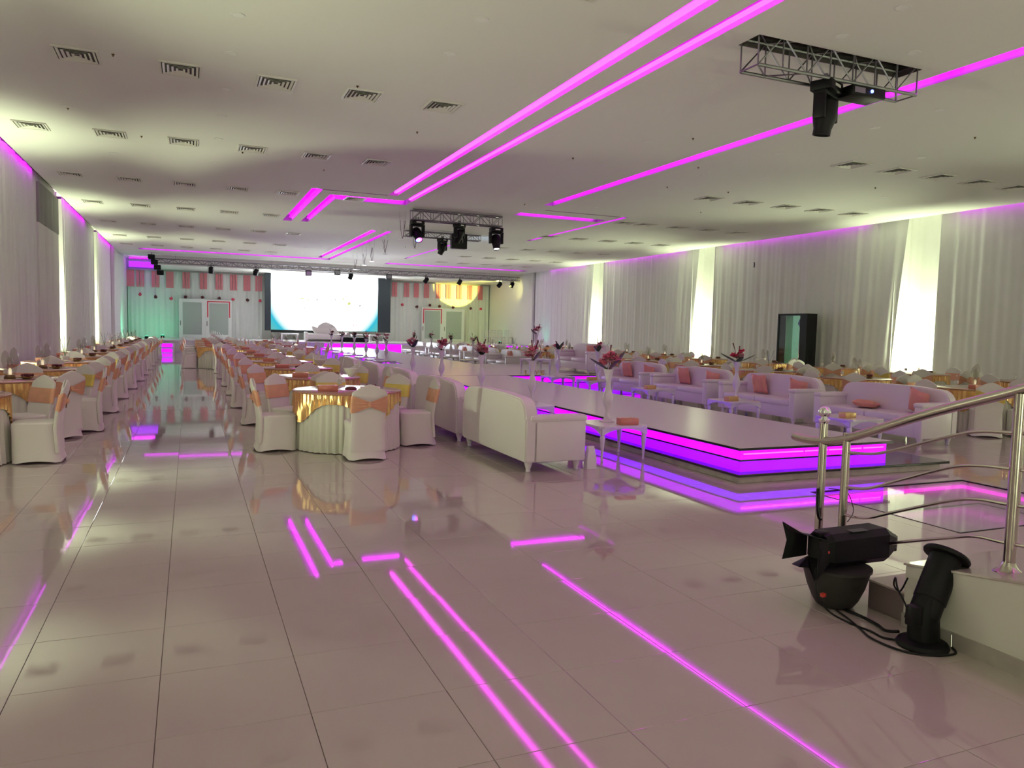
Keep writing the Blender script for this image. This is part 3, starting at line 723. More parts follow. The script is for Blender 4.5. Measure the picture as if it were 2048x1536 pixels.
for x, y, zn, od in zoned([(-.94, 11.97), (-.85, 16.9), (2.35, 11.8), (1.05, 17.4), (3.9, 14.0), (2.9, 18.4), (-1.9, 15.3), (7.4, 14.5), (8.6, 12.0), (10.2, 14.0), (10.9, 16.2), (12.9, 9.6), (12.6, 16.0), (8.9, 20.4), (15.2, 13.8), (9.0, 34), (14.0, 19.0)]):
    o = obj('sprinkler', sprk, None, None, True, (x, y, H)); tag(o, f'tiny dark sprinkler head in the ceiling {zn}, {od} from the entrance', 'sprinkler', 'ceiling sprinklers')

# ------------------------------------------------------------------ banquet chair
def rrect(hw, hd, z, n=28, p=5.0, cx=0, cy=0, arch=0):
    out = []
    for i in range(n):
        a = 2*PI*i/n; c, s = math.cos(a), math.sin(a)
        k = (abs(c)**p+abs(s)**p)**(-1/p)
        x, y = hw*c*k, hd*s*k
        dz = 0
        if arch:
            t = min(abs(c), abs(s))/max(abs(c), abs(s)); dz = arch*(1-t*t)
        out.append((cx+x, cy+y, z+dz))
    return out
def make_chair():
    t = thing('banquet_chair', 'x', 'chair')
    b = nb()
    loft(b, [rrect(.245, .255, 0, arch=.035, cy=-.03), rrect(.222, .238, .16, cy=-.01), rrect(.215, .228, .34), rrect(.222, .232, .42), rrect(.222, .228, .452), rrect(.205, .21, .468)], cap0=False)
    # back: leaning slab with a peaked crown
    rings = []
    for z, cy, hw, th in ((.12, -.235, .215, .028), (.40, -.215, .205, .03), (.55, -.235, .212, .028), (.70, -.268, .218, .026), (.80, -.292, .218, .024)):
        rings.append(rrect(hw, th, z, p=4, cy=cy))
    top = []
    for x, y, z in rrect(.214, .020, .84, p=4, cy=-.30):
        top.append((x, y-.012*(1-abs(x)/.214), z+.095*(1-(abs(x)/.214)**1.5)))
    rings.append(top)
    rings.append([(x*.9, (y+.308)*.3-.308, z+.008) for x, y, z in top])
    loft(b, rings)
    obj('cover', b, M['spandex'], t)
    b = nb(); rings = []
    def band(u):   # u 0..1 from lower to upper edge
        r = []
        for x, y, z in rrect(.226, .036, 0, n=40, p=4):
            rear = y < 0
            f = abs(x)/.226
            zc = .695; hh = (.03+.075*min(1, f*1.15)) if rear else .09
            zz = zc+(2*u-1)*hh
            cy = -.235-(zz-.55)*.22
            r.append((x, y*(1.0 if rear else 1.0)+cy-(.012*(1-f) if rear else 0)+.004*math.sin(u*19)*(1 if rear else .4), zz))
        return r
    loft(b, [band(k/8) for k in range(9)], False, False)
    obj('sash', b, M['copper'], t)
    b = nb(); box(b, -.022, .022, -.335, -.295, .665, .725, .012); obj('sash_knot', b, M['copper'], t)
    return t
chair0 = make_chair()
CH[chair0.name] = [c for c in bpy.data.objects if c.parent == chair0]
gold_swap = {}
for c in CH[chair0.name]:
    CH[c.name] = []
    if c.name.startswith('sash'):
        d = c.data.copy(); d.materials[0] = M['gold']; gold_swap[c.data] = d
chair_used = [False]; NCH = [0]
def place_chair(x, y, rz, label, group, gold=False):
    NCH[0] += 1
    if not chair_used[0]:
        chair_used[0] = True; chair0.location = (x, y, 0); chair0.rotation_euler = (0, 0, rz); chair0['label'] = label; chair0['group'] = group; return chair0
    return dup(chair0, (x, y, 0), rz, label, group, gold_swap if gold else None)

# ------------------------------------------------------------------ round tables
def make_table():
    t = thing('round_table', 'x', 'table'); R_ = .70; n = 240
    def ring(r0, amp, z, fr, flo=0):
        out = []
        for i in range(n):
            a = 2*PI*i/n; r = r0+amp*math.sin(fr*a+1.7*math.sin(3*a))
            out.append((r*math.cos(a), r*math.sin(a), z))
        return out
    b = nb(); loft(b, [ring(.70, .018, .01, 44), ring(.69, .013, .35, 44), ring(.685, .006, .745, 44)], False, False); obj('skirt', b, M['skirt'], t)
    b = nb(); rings = []
    for u in (0, .33, .66, 1):
        r = []
        for i in range(n):
            a = 2*PI*i/n; low = .635-.26*abs(math.cos(2*a-.70))**3.0
            z = .765*(1-u)+low*u
            rr = .712+(.004+.012*u)*math.sin(56*a+2*math.sin(5*a))
            r.append((rr*math.cos(a), rr*math.sin(a), z))
        rings.append(r)
    loft(b, rings, False, False); obj('swag', b, M['swag'], t)
    b = nb(); lathe(b, [(.70, .745), (.722, .755), (.724, .772), (.712, .778)], 64); obj('tabletop', b, M['tabletop'], t)
    return t
tab0 = make_table(); tab_used = [False]
def box_thing(name, size, m, label, cat, loc, rz, group, tissue=True):
    t = thing(name, label, cat, loc, rz, group); w, d, h = size
    b = nb(); box(b, -w/2, w/2, -d/2, d/2, 0, h, .006); obj('carton', b, M[m], t)
    b = nb(); box(b, -w*.32, w*.32, -d*.12, d*.12, h, h+.003); obj('slot_trim', b, M['box_gold'] if m == 'box' else M['foil'], t, False)
    return t
def make_goblet():
    t = thing('glass_goblet_vase', 'x', 'vase')
    b = nb(); lathe(b, [(.075, 0), (.075, .012), (.015, .03), (.014, .13), (.05, .17), (.105, .25), (.12, .33), (.10, .42), (.085, .46)], 24, cap1=False); obj('bowl', b, M['glass'], t)
    b = nb(); lathe(b, [(.03, .175), (.09, .25), (.098, .285), (.0, .287)], 18); obj('white_filling', b, M['paper'], t)
    b = nb(); lathe(b, [(.08, -.0), (.083, .008), (.06, .03), (.03, .035)], 18); obj('foot', b, M['petal_dark'], t)
    return t
def make_tear():
    t = thing('petal_glass_holder', 'x', 'candle holder')
    b = nb()
    for s, h, r in ((-1, .40, .055), (1, .44, .060), (0, .33, .04)):
        pr = [(.012, .05), (r*.5, .12), (r, .12+(h-.12)*.5), (r*.75, .12+(h-.12)*.85), (.006, h)]
        for k in range(1):
            lathe(b, pr, 14, loc=(s*.065, .02*s, 0))
    obj('petal', b, M['crystal'], t)
    b = nb(); lathe(b, [(.075, 0), (.08, .015), (.055, .05), (.02, .055)], 18); obj('base', b, M['brass'], t)
    b = nb(); lathe(b, [(.02, .05), (.02, .13), (.004, .15)], 10); obj('candle', b, M['candle'], t)
    return t
def make_cyl():
    t = thing('square_glass_vase', 'x', 'vase')
    b = nb(); loft(b, [rrect(.07, .07, z, 20, 8) for z in (0, .02)] + [rrect(.085, .085, .38, 20, 8)], True, False); obj('body', b, M['glass'], t)
    b = nb(); loft(b, [rrect(.065, .065, .02, 20, 8), rrect(.068, .068, .10, 20, 8)]); obj('filling', b, M['paper'], t)
    b = nb()
    for a in (0, 2, 4): tube(b, [(0, 0, .09), (.05*math.cos(a), .05*math.sin(a), .32), (.11*math.cos(a), .11*math.sin(a), .50)], .005, 4)
    obj('stem', b, M['leaf'], t)
    return t
def make_dish():
    t = thing('sweet_dish', 'x', 'dish')
    b = nb(); lathe(b, [(.05, 0), (.055, .01), (.13, .03), (.14, .04), (.12, .035)], 22); obj('plate', b, M['foil'], t)
    b = nb(); r = random.Random(3)
    for k in range(9):
        a = r.uniform(0, 6.28); q = r.uniform(0, .08)
        bmesh.ops.create_icosphere(b, subdivisions=1, radius=.024, matrix=Matrix.Translation((q*math.cos(a), q*math.sin(a), .055)))
    obj('sweets', b, M['petal_dark'], t)
    return t
def make_bottle():
    t = thing('water_bottle', 'x', 'bottle')
    b = nb(); lathe(b, [(.03, 0), (.032, .01), (.032, .13), (.012, .17), (.012, .19)], 14); obj('body', b, M['glass'], t)
    b = nb(); lathe(b, [(.014, .188), (.014, .205)], 12); obj('cap', b, M['paper'], t)
    b = nb(); lathe(b, [(.0335, .05), (.0335, .11)], 14, cap0=False, cap1=False); obj('wrap', b, M['paper'], t)
    return t
PROTO = {}
def place(kind, maker, loc, rz, label, group):
    if kind not in PROTO:
        PROTO[kind] = maker(); o = PROTO[kind]; o.location = loc; o.rotation_euler = (0, 0, rz); o['label'] = label; o['group'] = group
        CH[o.name] = [c for c in bpy.data.objects if c.parent == o]
        for c in CH[o.name]: CH[c.name] = []
        return o
    return dup(PROTO[kind], loc, rz, label, group)
make_box = lambda: box_thing('tissue_box', (.25, .12, .075), 'box', 'x', 'tissue box', (0, 0, 0), 0, None)
SIDES = {270: 'entrance side', 180: 'left side', 0: 'right side', 90: 'stage side', 45: 'far right side', 135: 'far left side', 225: 'near left side', 315: 'near right side'}
def table_set(x, y, row, k, phis, cent, rot=0, gold=()):
    nm = f'{ORD[k]} table of the {row}'
    if not tab_used[0]:
        tab_used[0] = True; tab0.location = (x, y, 0); tab0.rotation_euler = (0, 0, rot); o = tab0
        CH[o.name] = [c for c in bpy.data.objects if c.parent == o]
        for c in CH[o.name]: CH[c.name] = []
    else: o = dup(tab0, (x, y, 0), rot)
    o['label'] = f'skirted round table with gold copper swag, {ORD[k]} in the {row}'; o['group'] = 'round banquet tables'
    for ph in phis:
        a = math.radians(ph+random.uniform(-3, 3)); r = .935+random.uniform(-.01, .04)
        g = ph in gold
        place_chair(x+r*math.cos(a), y+r*math.sin(a), a+PI/2, f'covered chair with {"gold" if g else "copper"} sash, {SIDES[ph]}, {ORD[k]} table, {row}', 'covered banquet chairs', g)
    z = .778
    mk = {'goblet': make_goblet, 'tear': make_tear, 'cyl': make_cyl}[cent]
    lb = {'goblet': 'clear stemmed glass vase', 'tear': 'petal shaped smoked glass candle holder', 'cyl': 'square clear glass vase with stems'}[cent]
    place(cent, mk, (x+.05, y+.03, z), random.uniform(0, 3), f'{lb} on the {nm}', 'glass centrepieces')
    place('box', make_box, (x-.30, y-.22, z), random.uniform(-.3, .3), f'copper tissue box on the {nm}', 'copper tissue boxes on the tables')
    place('dish', make_dish, (x+.28, y-.12, z), 0, f'gold foil dish of sweets on the {nm}', 'sweet dishes')
    if y < 24:
        place('bottle', make_bottle, (x-.05, y+.32, z), 0, f'small water bottle on the {nm}', 'water bottles')
ROW_A, ROW_B, ROW_C, ROW_D = 'aisle row', 'wall side row', 'row behind the sofas', 'right wall row'
yA = [10.38+2.72*k for k in range(7)]
for k, y in enumerate(yA): table_set(1.97, y, ROW_A, k, [270, 180, 0, 90, 45, 135] if k == 0 else [270, 180, 0, 90, 45, 135], 'goblet', .0, gold=(45, 90) if k < 2 else (0, 45))
for k, y in enumerate([29.6, 32.4, 35.2, 38.0, 40.8]): table_set(.95, y, ROW_A, 7+k, [270, 180, 0, 45], 'goblet', .4*k, gold=(0,))
for k, y in enumerate([30.2, 33.2, 36.2, 39.2]): table_set(3.7, y, 'row before the stage', k, [270, 180, 0], 'tear', .4*k)
for k, y in enumerate([10.15+2.62*k for k in range(12)]): table_set(-2.42 if k else -2.60, y, ROW_B, k, [0, 45, 90, 315] if k else [0, 45, 90], ['cyl', 'tear', 'tear'][k % 3], .5*k, gold=(45,) if k % 2 else ())
for k, y in enumerate([9.55+2.72*k for k in range(11)]): table_set(13.25, y, ROW_C, k, [270, 180, 0, 90, 225], ['tear', 'tear', 'cyl'][k % 3], .3*k, gold=(225,) if k % 2 == 0 else (180,))
for k, y in enumerate([10.9+2.8*k for k in range(10)]): table_set(16.9, y, ROW_D, k, [270, 180, 0, 90, 225], 'tear', .3*k, gold=(180,) if k % 2 else ())

# ------------------------------------------------------------------ sofas
def make_sofa(L=2.2, D=.78):
    """back along local x, seat opens to +y; origin at floor centre of the back line"""
    t = thing('white_sofa', 'x', 'sofa'); hl = L/2
    def panel(b, pts, y0, y1, bev=.018):
        f = [b.verts.new((x, y0, z)) for x, z in pts]; fc = b.faces.new(f)
        ex = bmesh.ops.extrude_face_region(b, geom=[fc]); bmesh.ops.translate(b, vec=(0, y1-y0, 0), verts=[g for g in ex['geom'] if isinstance(g, bmesh.types.BMVert)])
        bmesh.ops.bevel(b, geom=[e for e in b.edges if abs(e.calc_face_angle(0)) > 1.2], offset=bev, segments=2, affect='EDGES')
    r = .22; top = .87
    pts = [(-hl, .12), (hl, .12), (hl, top-.24)]
    pts += [(hl-.03-r+r*math.cos(a), top-.02-r+r*math.sin(a)) for a in [i*PI/2/7 for i in range(8)]]
    pts += [(.4, top+.005), (-.4, top+.005)]
    pts += [(-hl+.03+r-r*math.cos(a), top-.02-r+r*math.sin(a)) for a in [PI/2-i*PI/2/7 for i in range(8)]]
    pts += [(-hl, top-.24)]
    b = nb(); panel(b, pts, 0, .16); obj('backrest', b, M['leather'], t)
    for s in (-1, 1):
        b = nb(); box(b, min(s*hl, s*(hl-.15)), max(s*hl, s*(hl-.15)), .10, D, .12, .60, .02); a = obj('arm', b, M['leather'], t)
        b = nb(); box(b, min(s*(hl+.012), s*(hl-.17)), max(s*(hl+.012), s*(hl-.17)), .06, D+.015, .585, .665, .03); obj('arm_pad', b, M['leather'], a)
    b = nb(); box(b, -hl+.15, hl-.15, .14, D-.03, .12, .34, .01); obj('front_panel', b, M['leather'], t)
    for s in (-1, 1):
        b = nb(); box(b, min(s*.003, s*(hl-.155)), max(s*.003, s*(hl-.155)), .15, D-.005, .335, .45, .03); obj('seat_cushion', b, M['leather'], t)
    for x in (-hl+.09, hl-.09):
        for y in (.08, D-.08):
            b = nb(); lathe(b, [(.024, 0), (.03, .01), (.026, .03), (.045, .09), (.055, .125)], 12, loc=(x, y, 0)); obj('leg', b, M['white_gloss'], t)
    return t
sofa0 = make_sofa(); su = [False]
def place_sofa(x, y, rz, label, group):
    if not su[0]:
        su[0] = True; sofa0.location = (x, y, 0); sofa0.rotation_euler = (0, 0, rz); sofa0['label'] = label; sofa0['group'] = group; return
    dup(sofa0, (x, y, 0), rz, label, group)
for k in range(5): place_sofa(3.52, 8.98+2.46*k, -PI/2, f'white leather sofa with its back to the tables, {ORD[k]} from the entrance', 'sofas on the table side of the runway')
RS = [9.28, 11.95, 14.55, 17.1]
for k, y in enumerate(RS): place_sofa(11.02, y, PI/2, f'white leather sofa across the runway facing it, {ORD[k]} from the entrance', 'sofas across the runway')
for k, y in enumerate([27.0, 29.6, 32.2, 34.8, 37.4, 40.0]): place_sofa(11.5, y, PI/2, f'white leather sofa beyond the cross platform, {ORD[k]} from it', 'sofas beyond the cross platform')
place_sofa(11.4, 20.6, PI/2, 'white leather sofa standing on the cross platform', 'sofas on the platform')
for o in list(COL.objects):
    if o.name.startswith('white_sofa') and abs(o.location.y-20.6) < .01: o.location.z = RH+.004

def make_pillow(w=.40, h=.40, th=.13):
    b = nb(); n = 10; top = []; bot = []
    for i in range(n+1):
        for j in range(n+1):
            u, v = i/n*2-1, j/n*2-1
            k = (1-u**4)*(1-v**4); pin = 1-.10*(1-abs(u*v))*max(abs(u), abs(v))**3
            x, y = u*w/2*pin, v*h/2*pin
            top.append(b.verts.new((x, y, th/2*k**.6))); bot.append(None if max(abs(u), abs(v)) > .999 else b.verts.new((x, y, -th/2*k**.6)))
    g = lambda L_, i, j: L_[i*(n+1)+j] or top[i*(n+1)+j]
    for i in range(n):
        for j in range(n):
            b.faces.new((g(top, i, j), g(top, i+1, j), g(top, i+1, j+1), g(top, i, j+1)))
            b.faces.new((g(bot, i, j), g(bot, i, j+1), g(bot, i+1, j+1), g(bot, i+1, j)))
    return me(b, 'pillow', M['pillow'])
pm = make_pillow()
def pillow(loc, rot, label, m=None, s=1):
    o = bpy.data.objects.new('pillow', pm if m is None else m); COL.objects.link(o); o.location = loc; o.rotation_euler = rot; o.scale = (s, s, s)
    return tag(o, label, 'cushion', 'salmon cushions on the sofas')
# upright: local z (thin) towards -x ; leaning on the back
for k, y in enumerate(RS):
    if k == 0:
        pillow((10.62, y+.30, .525), (0.05, .1, .5), 'salmon satin cushion lying flat on the sofa across the runway nearest the entrance')
        pillow((10.74, y-.62, .64), (0.9, 1.25, .8), 'salmon satin cushion standing in the near corner of that same sofa, first across the runway')
    else:
        pillow((10.74, y+.42, .65), (0, 1.33, .06), f'salmon satin cushion leaning upright on the {ORD[k]} sofa across the runway, stage half')
        pillow((10.70, y-.70, .62), (0.7, 1.3, .9), f'salmon satin cushion turned in the near corner of the {ORD[k]} sofa across the runway')
pillow((11.1, 20.2, 1.04), (0, 1.33, .1), 'salmon satin cushion on the sofa standing on the cross platform')
for k, y in enumerate([27.0, 29.6, 32.2]): pillow((11.2, y-.3, .65), (0, 1.33, .1), f'salmon satin cushion on the {ORD[k]} sofa beyond the cross platform')

# ------------------------------------------------------------------ side tables, vases, bouquets
def make_side():
    t = thing('side_table', 'x', 'side table'); a = .36
    b = nb(); loft(b, [rrect(a, a, z, 36, 12) for z in (.425, .45)]); obj('table_top', b, M['white_gloss'], t)
    b = nb()
    # scalloped apron on four sides
    for s, ax in ((-1, 0), (1, 0), (-1, 1), (1, 1)):
        n = 14; o_, i_ = [], []
        for k in range(n+1):
            u = -1+2*k/n; zb = .425-.085*abs(u)**2.2-.012
            for lst, off in ((o_, a-.02), (i_, a-.032)):
                p = (u*(a-.03), s*off, 0); p = p if ax == 0 else (p[1], p[0], 0)
                lst.append((b.verts.new((p[0], p[1], .427)), b.verts.new((p[0], p[1], zb))))
        for k in range(n):
            b.faces.new((o_[k][0], o_[k+1][0], o_[k+1][1], o_[k][1])); b.faces.new((i_[k][0], i_[k][1], i_[k+1][1], i_[k+1][0])); b.faces.new((o_[k][1], o_[k+1][1], i_[k+1][1], i_[k][1]))
    obj('apron', b, M['white_gloss'], t)
    for x in (-1, 1):
        for y in (-1, 1):
            b = nb(); lathe(b, [(.012, 0), (.017, .015), (.013, .05), (.022, .16), (.032, .27), (.036, .30), (.024, .33), (.036, .345), (.034, .40), (.03, .425)], 14, loc=(x*(a-.055), y*(a-.055), 0)); obj('leg', b, M['white_gloss'], t)
    return t
def make_vase():
    t = thing('trumpet_vase', 'x', 'vase')
    prof = [(.10, 0), (.10, .012), (.05, .04), (.028, .09), (.024, .14), (.035, .19), (.062, .25), (.072, .31), (.060, .37), (.034, .45), (.030, .52), (.045, .60), (.062, .67), (.068, .69)]
    b = nb(); lathe(b, prof, 24, cap1=False); obj('body', b, M['vase'], t)
    b = nb(); lathe(b, [(.066, .69), (.072, .692), (.072, .70), (.066, .70)], 24, cap0=False, cap1=False); obj('rim', b, M['vase'], t)
    return t
M['vase'] = mat('milky_vase', (.72, .70, .70), .14, spec=.6)
def leaf_bm(L, w, curl, az, tilt):
    b = nb(); n = 8; rows = []
    for i in range(n+1):
        t = i/n; ww = w*math.sin(PI*min(1, t*.93+.05))**.8
        r = L*t; z = math.sin(tilt)*r+curl*(t**2)*L; x = math.cos(tilt)*r
        rows.append([(x, -ww, z+.12*ww), (x, 0, z-.10*ww), (x, ww, z+.12*ww)])
    mt = Matrix.Rotation(az, 3, 'Z')
    rows = [[mt @ Vector(p) for p in r] for r in rows]
    loft(b, rows, closed=False)
    ex = bmesh.ops.extrude_face_region(b, geom=b.faces[:]); bmesh.ops.translate(b, vec=(0, 0, .002), verts=[g for g in ex['geom'] if isinstance(g, bmesh.types.BMVert)])
    return b
def bloom_bm(r, n=14, seed=0):
    b = nb(); rd = random.Random(seed)
    for i in range(n):
        az = i*2.4; el = rd.uniform(.3, 1.4); L = r*rd.uniform(.75, 1.1)
        d = Vector((math.cos(az)*math.cos(el), math.sin(az)*math.cos(el), math.sin(el)))
        s = Vector((-math.sin(az), math.cos(az), 0)); u = d.cross(s)
        rows = []
        for t, w in ((0, .1), (.35, .34), (.7, .38), (1, .06)):
            c = d*(L*t)+Vector((0, 0, -.25*L*t*t)); rows.append([c-s*w*r, c+u*.06*r, c+s*w*r])
        loft(b, rows, closed=False)
    bmesh.ops.create_icosphere(b, subdivisions=1, radius=r*.28, matrix=Matrix.Translation((0, 0, r*.2)))
    return b
def bouquet(loc, label, seed, main='petal', s=1.0, small=False, leaves=None, group='bouquets in the tall vases'):
    rd = random.Random(seed); t = thing('flower_bouquet', label, 'flowers', loc, rd.uniform(0, 6), group); t.scale = (s, s, s)
    lv = leaves or [(rd.uniform(0, 6.28), rd.uniform(.5, 1.0), rd.uniform(.20, .28)) for _ in range(2 if small else 3)]
    for az, ti, L in lv: obj('leaf', leaf_bm(L, .055, rd.uniform(-.1, .2), az, ti), M['leaf'], t)
    for k in range(4 if small else 8):
        a = rd.uniform(0, 6.28); q = rd.uniform(.02, .10)
        o = obj('bloom', bloom_bm(rd.uniform(.085, .125), 14, seed+k), M[main if k % 3 else 'petal_pale'], t); o.location = (q*math.cos(a), q*math.sin(a), rd.uniform(.06, .20))
    for k in range(2 if small else 4):
        a = rd.uniform(0, 6.28); b = nb(); L = rd.uniform(.22, .36); tube(b, [(0, 0, 0), (.05*math.cos(a), .05*math.sin(a), L*.6), (.10*math.cos(a), .10*math.sin(a), L)], [.004, .005, .012], 5)
        obj('bud', b, M['petal_dark'], t)
    b = nb()
    for k in range(4): a = k*1.6; tube(b, [(0, 0, -.3), (.02*math.cos(a), .02*math.sin(a), .05)], .004, 4)
    obj('stems', b, M['leaf'], t)
LV = [8.72, 11.15, 13.5, 16.0, 18.35]
for k, y in enumerate(LV):
    place('side', make_side, (5.10 if k == 0 else 4.98, y-.06 if k == 0 else y, 0), 0, f'white side table with turned legs before the {ORD[k]} sofa on the table side', 'white side tables')
    place('vase', make_vase, (5.10, y+.06, .45), 0, f'tall white trumpet vase on the {ORD[k]} side table of the table side', 'tall trumpet vases')
    lv = [(-.15, .45, .36), (2.9, .75, .36), (5.2, .6, .24)] if k == 0 else None
    bouquet((5.10, y+.06, 1.13), f'pink flowers with dark green leaves in the {ORD[k]} vase of the table side', 10+k, leaves=lv, s=1.0)
box_thing('tissue_box', (.26, .13, .085), 'box', 'dusty red tissue box on the side table nearest the entrance', 'tissue box', (5.22, 8.46, .45), -.12, 'tissue boxes by the sofas')
for k, y in enumerate(LV[1:4]): box_thing('tissue_box', (.24, .12, .08), 'box', f'dusty red tissue box on the {ORD[k+1]} side table of the table side', 'tissue box', (4.85, y-.2, .45), .1, 'tissue boxes by the sofas')
# vases standing along the far runway
FV = [(6.3, 26.2), (6.3, 27.6), (6.3, 29.5), (6.3, 31.8), (6.3, 34.6), (6.3, 37.4)]
for k, (x, y) in enumerate(FV):
    place('side', make_side, (x-.05, y, 0), 0, f'white side table along the far runway, {ORD[k]} from the cross platform', 'white side tables')
    place('vase', make_vase, (x, y, .45), 0, f'tall white vase along the far runway, {ORD[k]} from the cross platform', 'tall trumpet vases')
    bouquet((x, y, 1.13), f'pink and burgundy flowers along the far runway, {ORD[k]} from the cross platform', 40+k, ['petal', 'petal', 'petal', 'petal_dark', 'leaf', 'petal_dark'][k], 1.0, True)
# right side tables
RT = [(9.15, 8.55, 0), (9.15, 11.2, 1), (9.15, 13.85, 0), (9.2, 16.5, 1), (9.9, 27.5, 1), (9.9, 30.2, 1), (9.9, 33, 1), (9.9, 36, 1)]
for k, (x, y, v) in enumerate(RT):
    place('side', make_side, (x, y, 0), 0, f'white side table across the runway, {ORD[k]} from the entrance', 'white side tables')
    if k < 4: box_thing('tissue_box', (.24, .12, .08), 'box_gold', f'gold brown tissue box on the {ORD[k]} side table across the runway', 'tissue box', (x-.14, y-.1, .45), .1, 'tissue boxes by the sofas')
    if v:
        place('vase', make_vase, (x+.12, y+.1, .45), 0, f'tall white vase across the runway on the {ORD[k]} side table', 'tall trumpet vases')
        lv = [(.2, .35, .42), (3.0, .3, .36), (1.5, .5, .25)] if k == 1 else None
        bouquet((x+.12, y+.1, 1.13), f'{"bright red" if k == 1 else "pink"} flowers across the runway on the {ORD[k]} side table', 60+k, 'petal_red' if k == 1 else 'petal', 1.0, k != 1, lv)
for k, (x, y) in enumerate([(8.9, 17.95), (9.0, 19.6)]):
    z0 = 0 if y < 19 else RH
    place('side', make_side, (x, y, z0), 0, f'white side table beside the cross platform, {ORD[k]} one', 'white side tables')
    place('vase', make_vase, (x, y, z0+.45), 0, f'tall white vase beside the cross platform, {ORD[k]} one', 'tall trumpet vases')
    bouquet((x, y, z0+1.13), f'pink flowers beside the cross platform, {ORD[k]} one', 80+k, 'petal', 1.0, True)
# letter blocks on the runway edge table
t = thing('letter_sign', 'small gold block letters standing on the cross platform edge', 'sign', (8.85, 19.32, RH+.004))
for k in range(4):
    b = nb(); x = -.24+.16*k
    if k == 0: box(b, x-.05, x-.02, -.03, .03, 0, .13); box(b, x-.02, x+.05, -.03, .03, 0, .03)
    elif k == 1: lathe(b, [(.065, -.03), (.065, .03), (.035, .03), (.035, -.03), (.065, -.03)], 16, cap0=False, cap1=False, mtx=Matrix.Translation((x, 0, .065)) @ Matrix.Rotation(PI/2, 4, 'X'))
    elif k == 2: tube(b, [(x-.05, 0, .13), (x, 0, .01), (x+.05, 0, .13)], .018, 6)
    else:
        box(b, x-.05, x-.02, -.03, .03, 0, .13)
        for z in (0, .05, .10): box(b, x-.02, x+.05, -.03, .03, z, z+.03)
    obj('letter', b, M['foil'], t, False)
# waste bin and paper bag beside the first sofa
t = thing('waste_bin', 'small grey mesh waste bin behind the side table nearest the entrance', 'waste bin', (4.98, 9.42, 0))
b = nb(); lathe(b, [(.085, 0), (.11, .27)], 24, cap1=False); obj('basket', b, mat('bin_mesh', (.20, .19, .20), .45, .4), t)
b = nb(); lathe(b, [(.105, .262), (.116, .265), (.116, .282), (.105, .282)], 24, cap0=False, cap1=False); obj('rim', b, M['chrome'], t)
b = nb(); loft(b, [rrect(.07, .05, z, 16, 6) for z in (0, .12)] + [rrect(.05, .04, .22, 16, 6), rrect(.045, .02, .27, 16, 6)]); o = obj('paper_bag', b, M['paper'], None, True, (4.42, 7.98, 0)); tag(o, 'small white paper bag on the floor by the corner of the first sofa', 'bag')

# ------------------------------------------------------------------ stage furniture
t = thing('throne_sofa', 'large white scroll backed bridal seat on the stage before the screen', 'sofa', (7.55, 46.8, .66))
pts = [(-1.2, .0), (1.2, 0), (1.2, .35), (.85, .42), (.72, .62), (.62, .80), (.45, .98), (.2, 1.10), (0, 1.16), (-.2, 1.10), (-.42, .96), (-.5, .82), (-.66, .88), (-.82, .90), (-.8, .70), (-.62, .45), (-1.2, .35)]
b = nb(); f = b.faces.new([b.verts.new((x, 0, z)) for x, z in pts]); ex = bmesh.ops.extrude_face_region(b, geom=[f]); bmesh.ops.translate(b, vec=(0, .14, 0), verts=[g for g in ex['geom'] if isinstance(g, bmesh.types.BMVert)]); obj('backrest', b, M['leather'], t, False)
b = nb(); box(b, -1.15, 1.15, -.62, 0, .12, .45, .04); obj('seat', b, M['leather'], t)
for s in (-1, 1): b = nb(); box(b, s*1.2-.08, s*1.2+.08, -.65, .1, .05, .55, .03); obj('arm', b, M['leather'], t)
for k, (x, y) in enumerate([(5.4, 46.4), (9.6, 46.9), (10.7, 46.9)]):
    t = thing('stage_table', f'low white table on the stage, {ORD[k]} from the screen edge', 'table', (x, y, .66), 0, 'low stage tables')
    b = nb(); box(b, -.5, .5, -.3, .3, .38, .44, .01); obj('table_top', b, M['white_gloss'], t)
    for a in (-.44, .44):
        for c in (-.24, .24): b = nb(); box(b, a-.025, a+.025, c-.025, c+.025, 0, .38); obj('leg', b, M['white_gloss'], t, False)
t = thing('loudspeaker', 'low black loudspeaker lying at the stage front under the screen', 'loudspeaker', (9.1, 45.9, .66))
b = nb(); box(b, -.8, .8, -.2, .2, 0, .3, .03); obj('cabinet', b, M['black'], t)
b = nb(); box(b, -.7, .7, -.215, -.2, .04, .26); obj('grille', b, M['black_metal'], t, False)
# ballroom chairs on the stage
def make_chiavari():
    t = thing('ballroom_chair', 'x', 'chair')
    b = nb(); box(b, -.2, .2, -.2, .2, .42, .46, .015); obj('seat', b, M['white_matt'], t)
    for x in (-.18, .18):
        for y in (-.18, .18): b = nb(); tube(b, [(x, y, 0), (x, y, .92 if y > 0 else .42)], .014, 6); obj('leg', b, M['white_matt'], t)
    b = nb(); tube(b, [(-.18, .18, .9), (.18, .18, .9)], .016, 6); tube(b, [(-.18, .18, .72), (.18, .18, .72)], .012, 6)
    for x in (-.1, 0, .1): tube(b, [(x, .18, .46), (x, .18, .9)], .009, 5)
    obj('backrest', b, M['white_matt'], t)
    return t
for k in range(4): place('chiavari', make_chiavari, (18.3+.5*k, 47.6, .66), .1*k, f'white ballroom chair on the stage by the right wall, {ORD[k]} from the screen', 'white ballroom chairs on the stage')
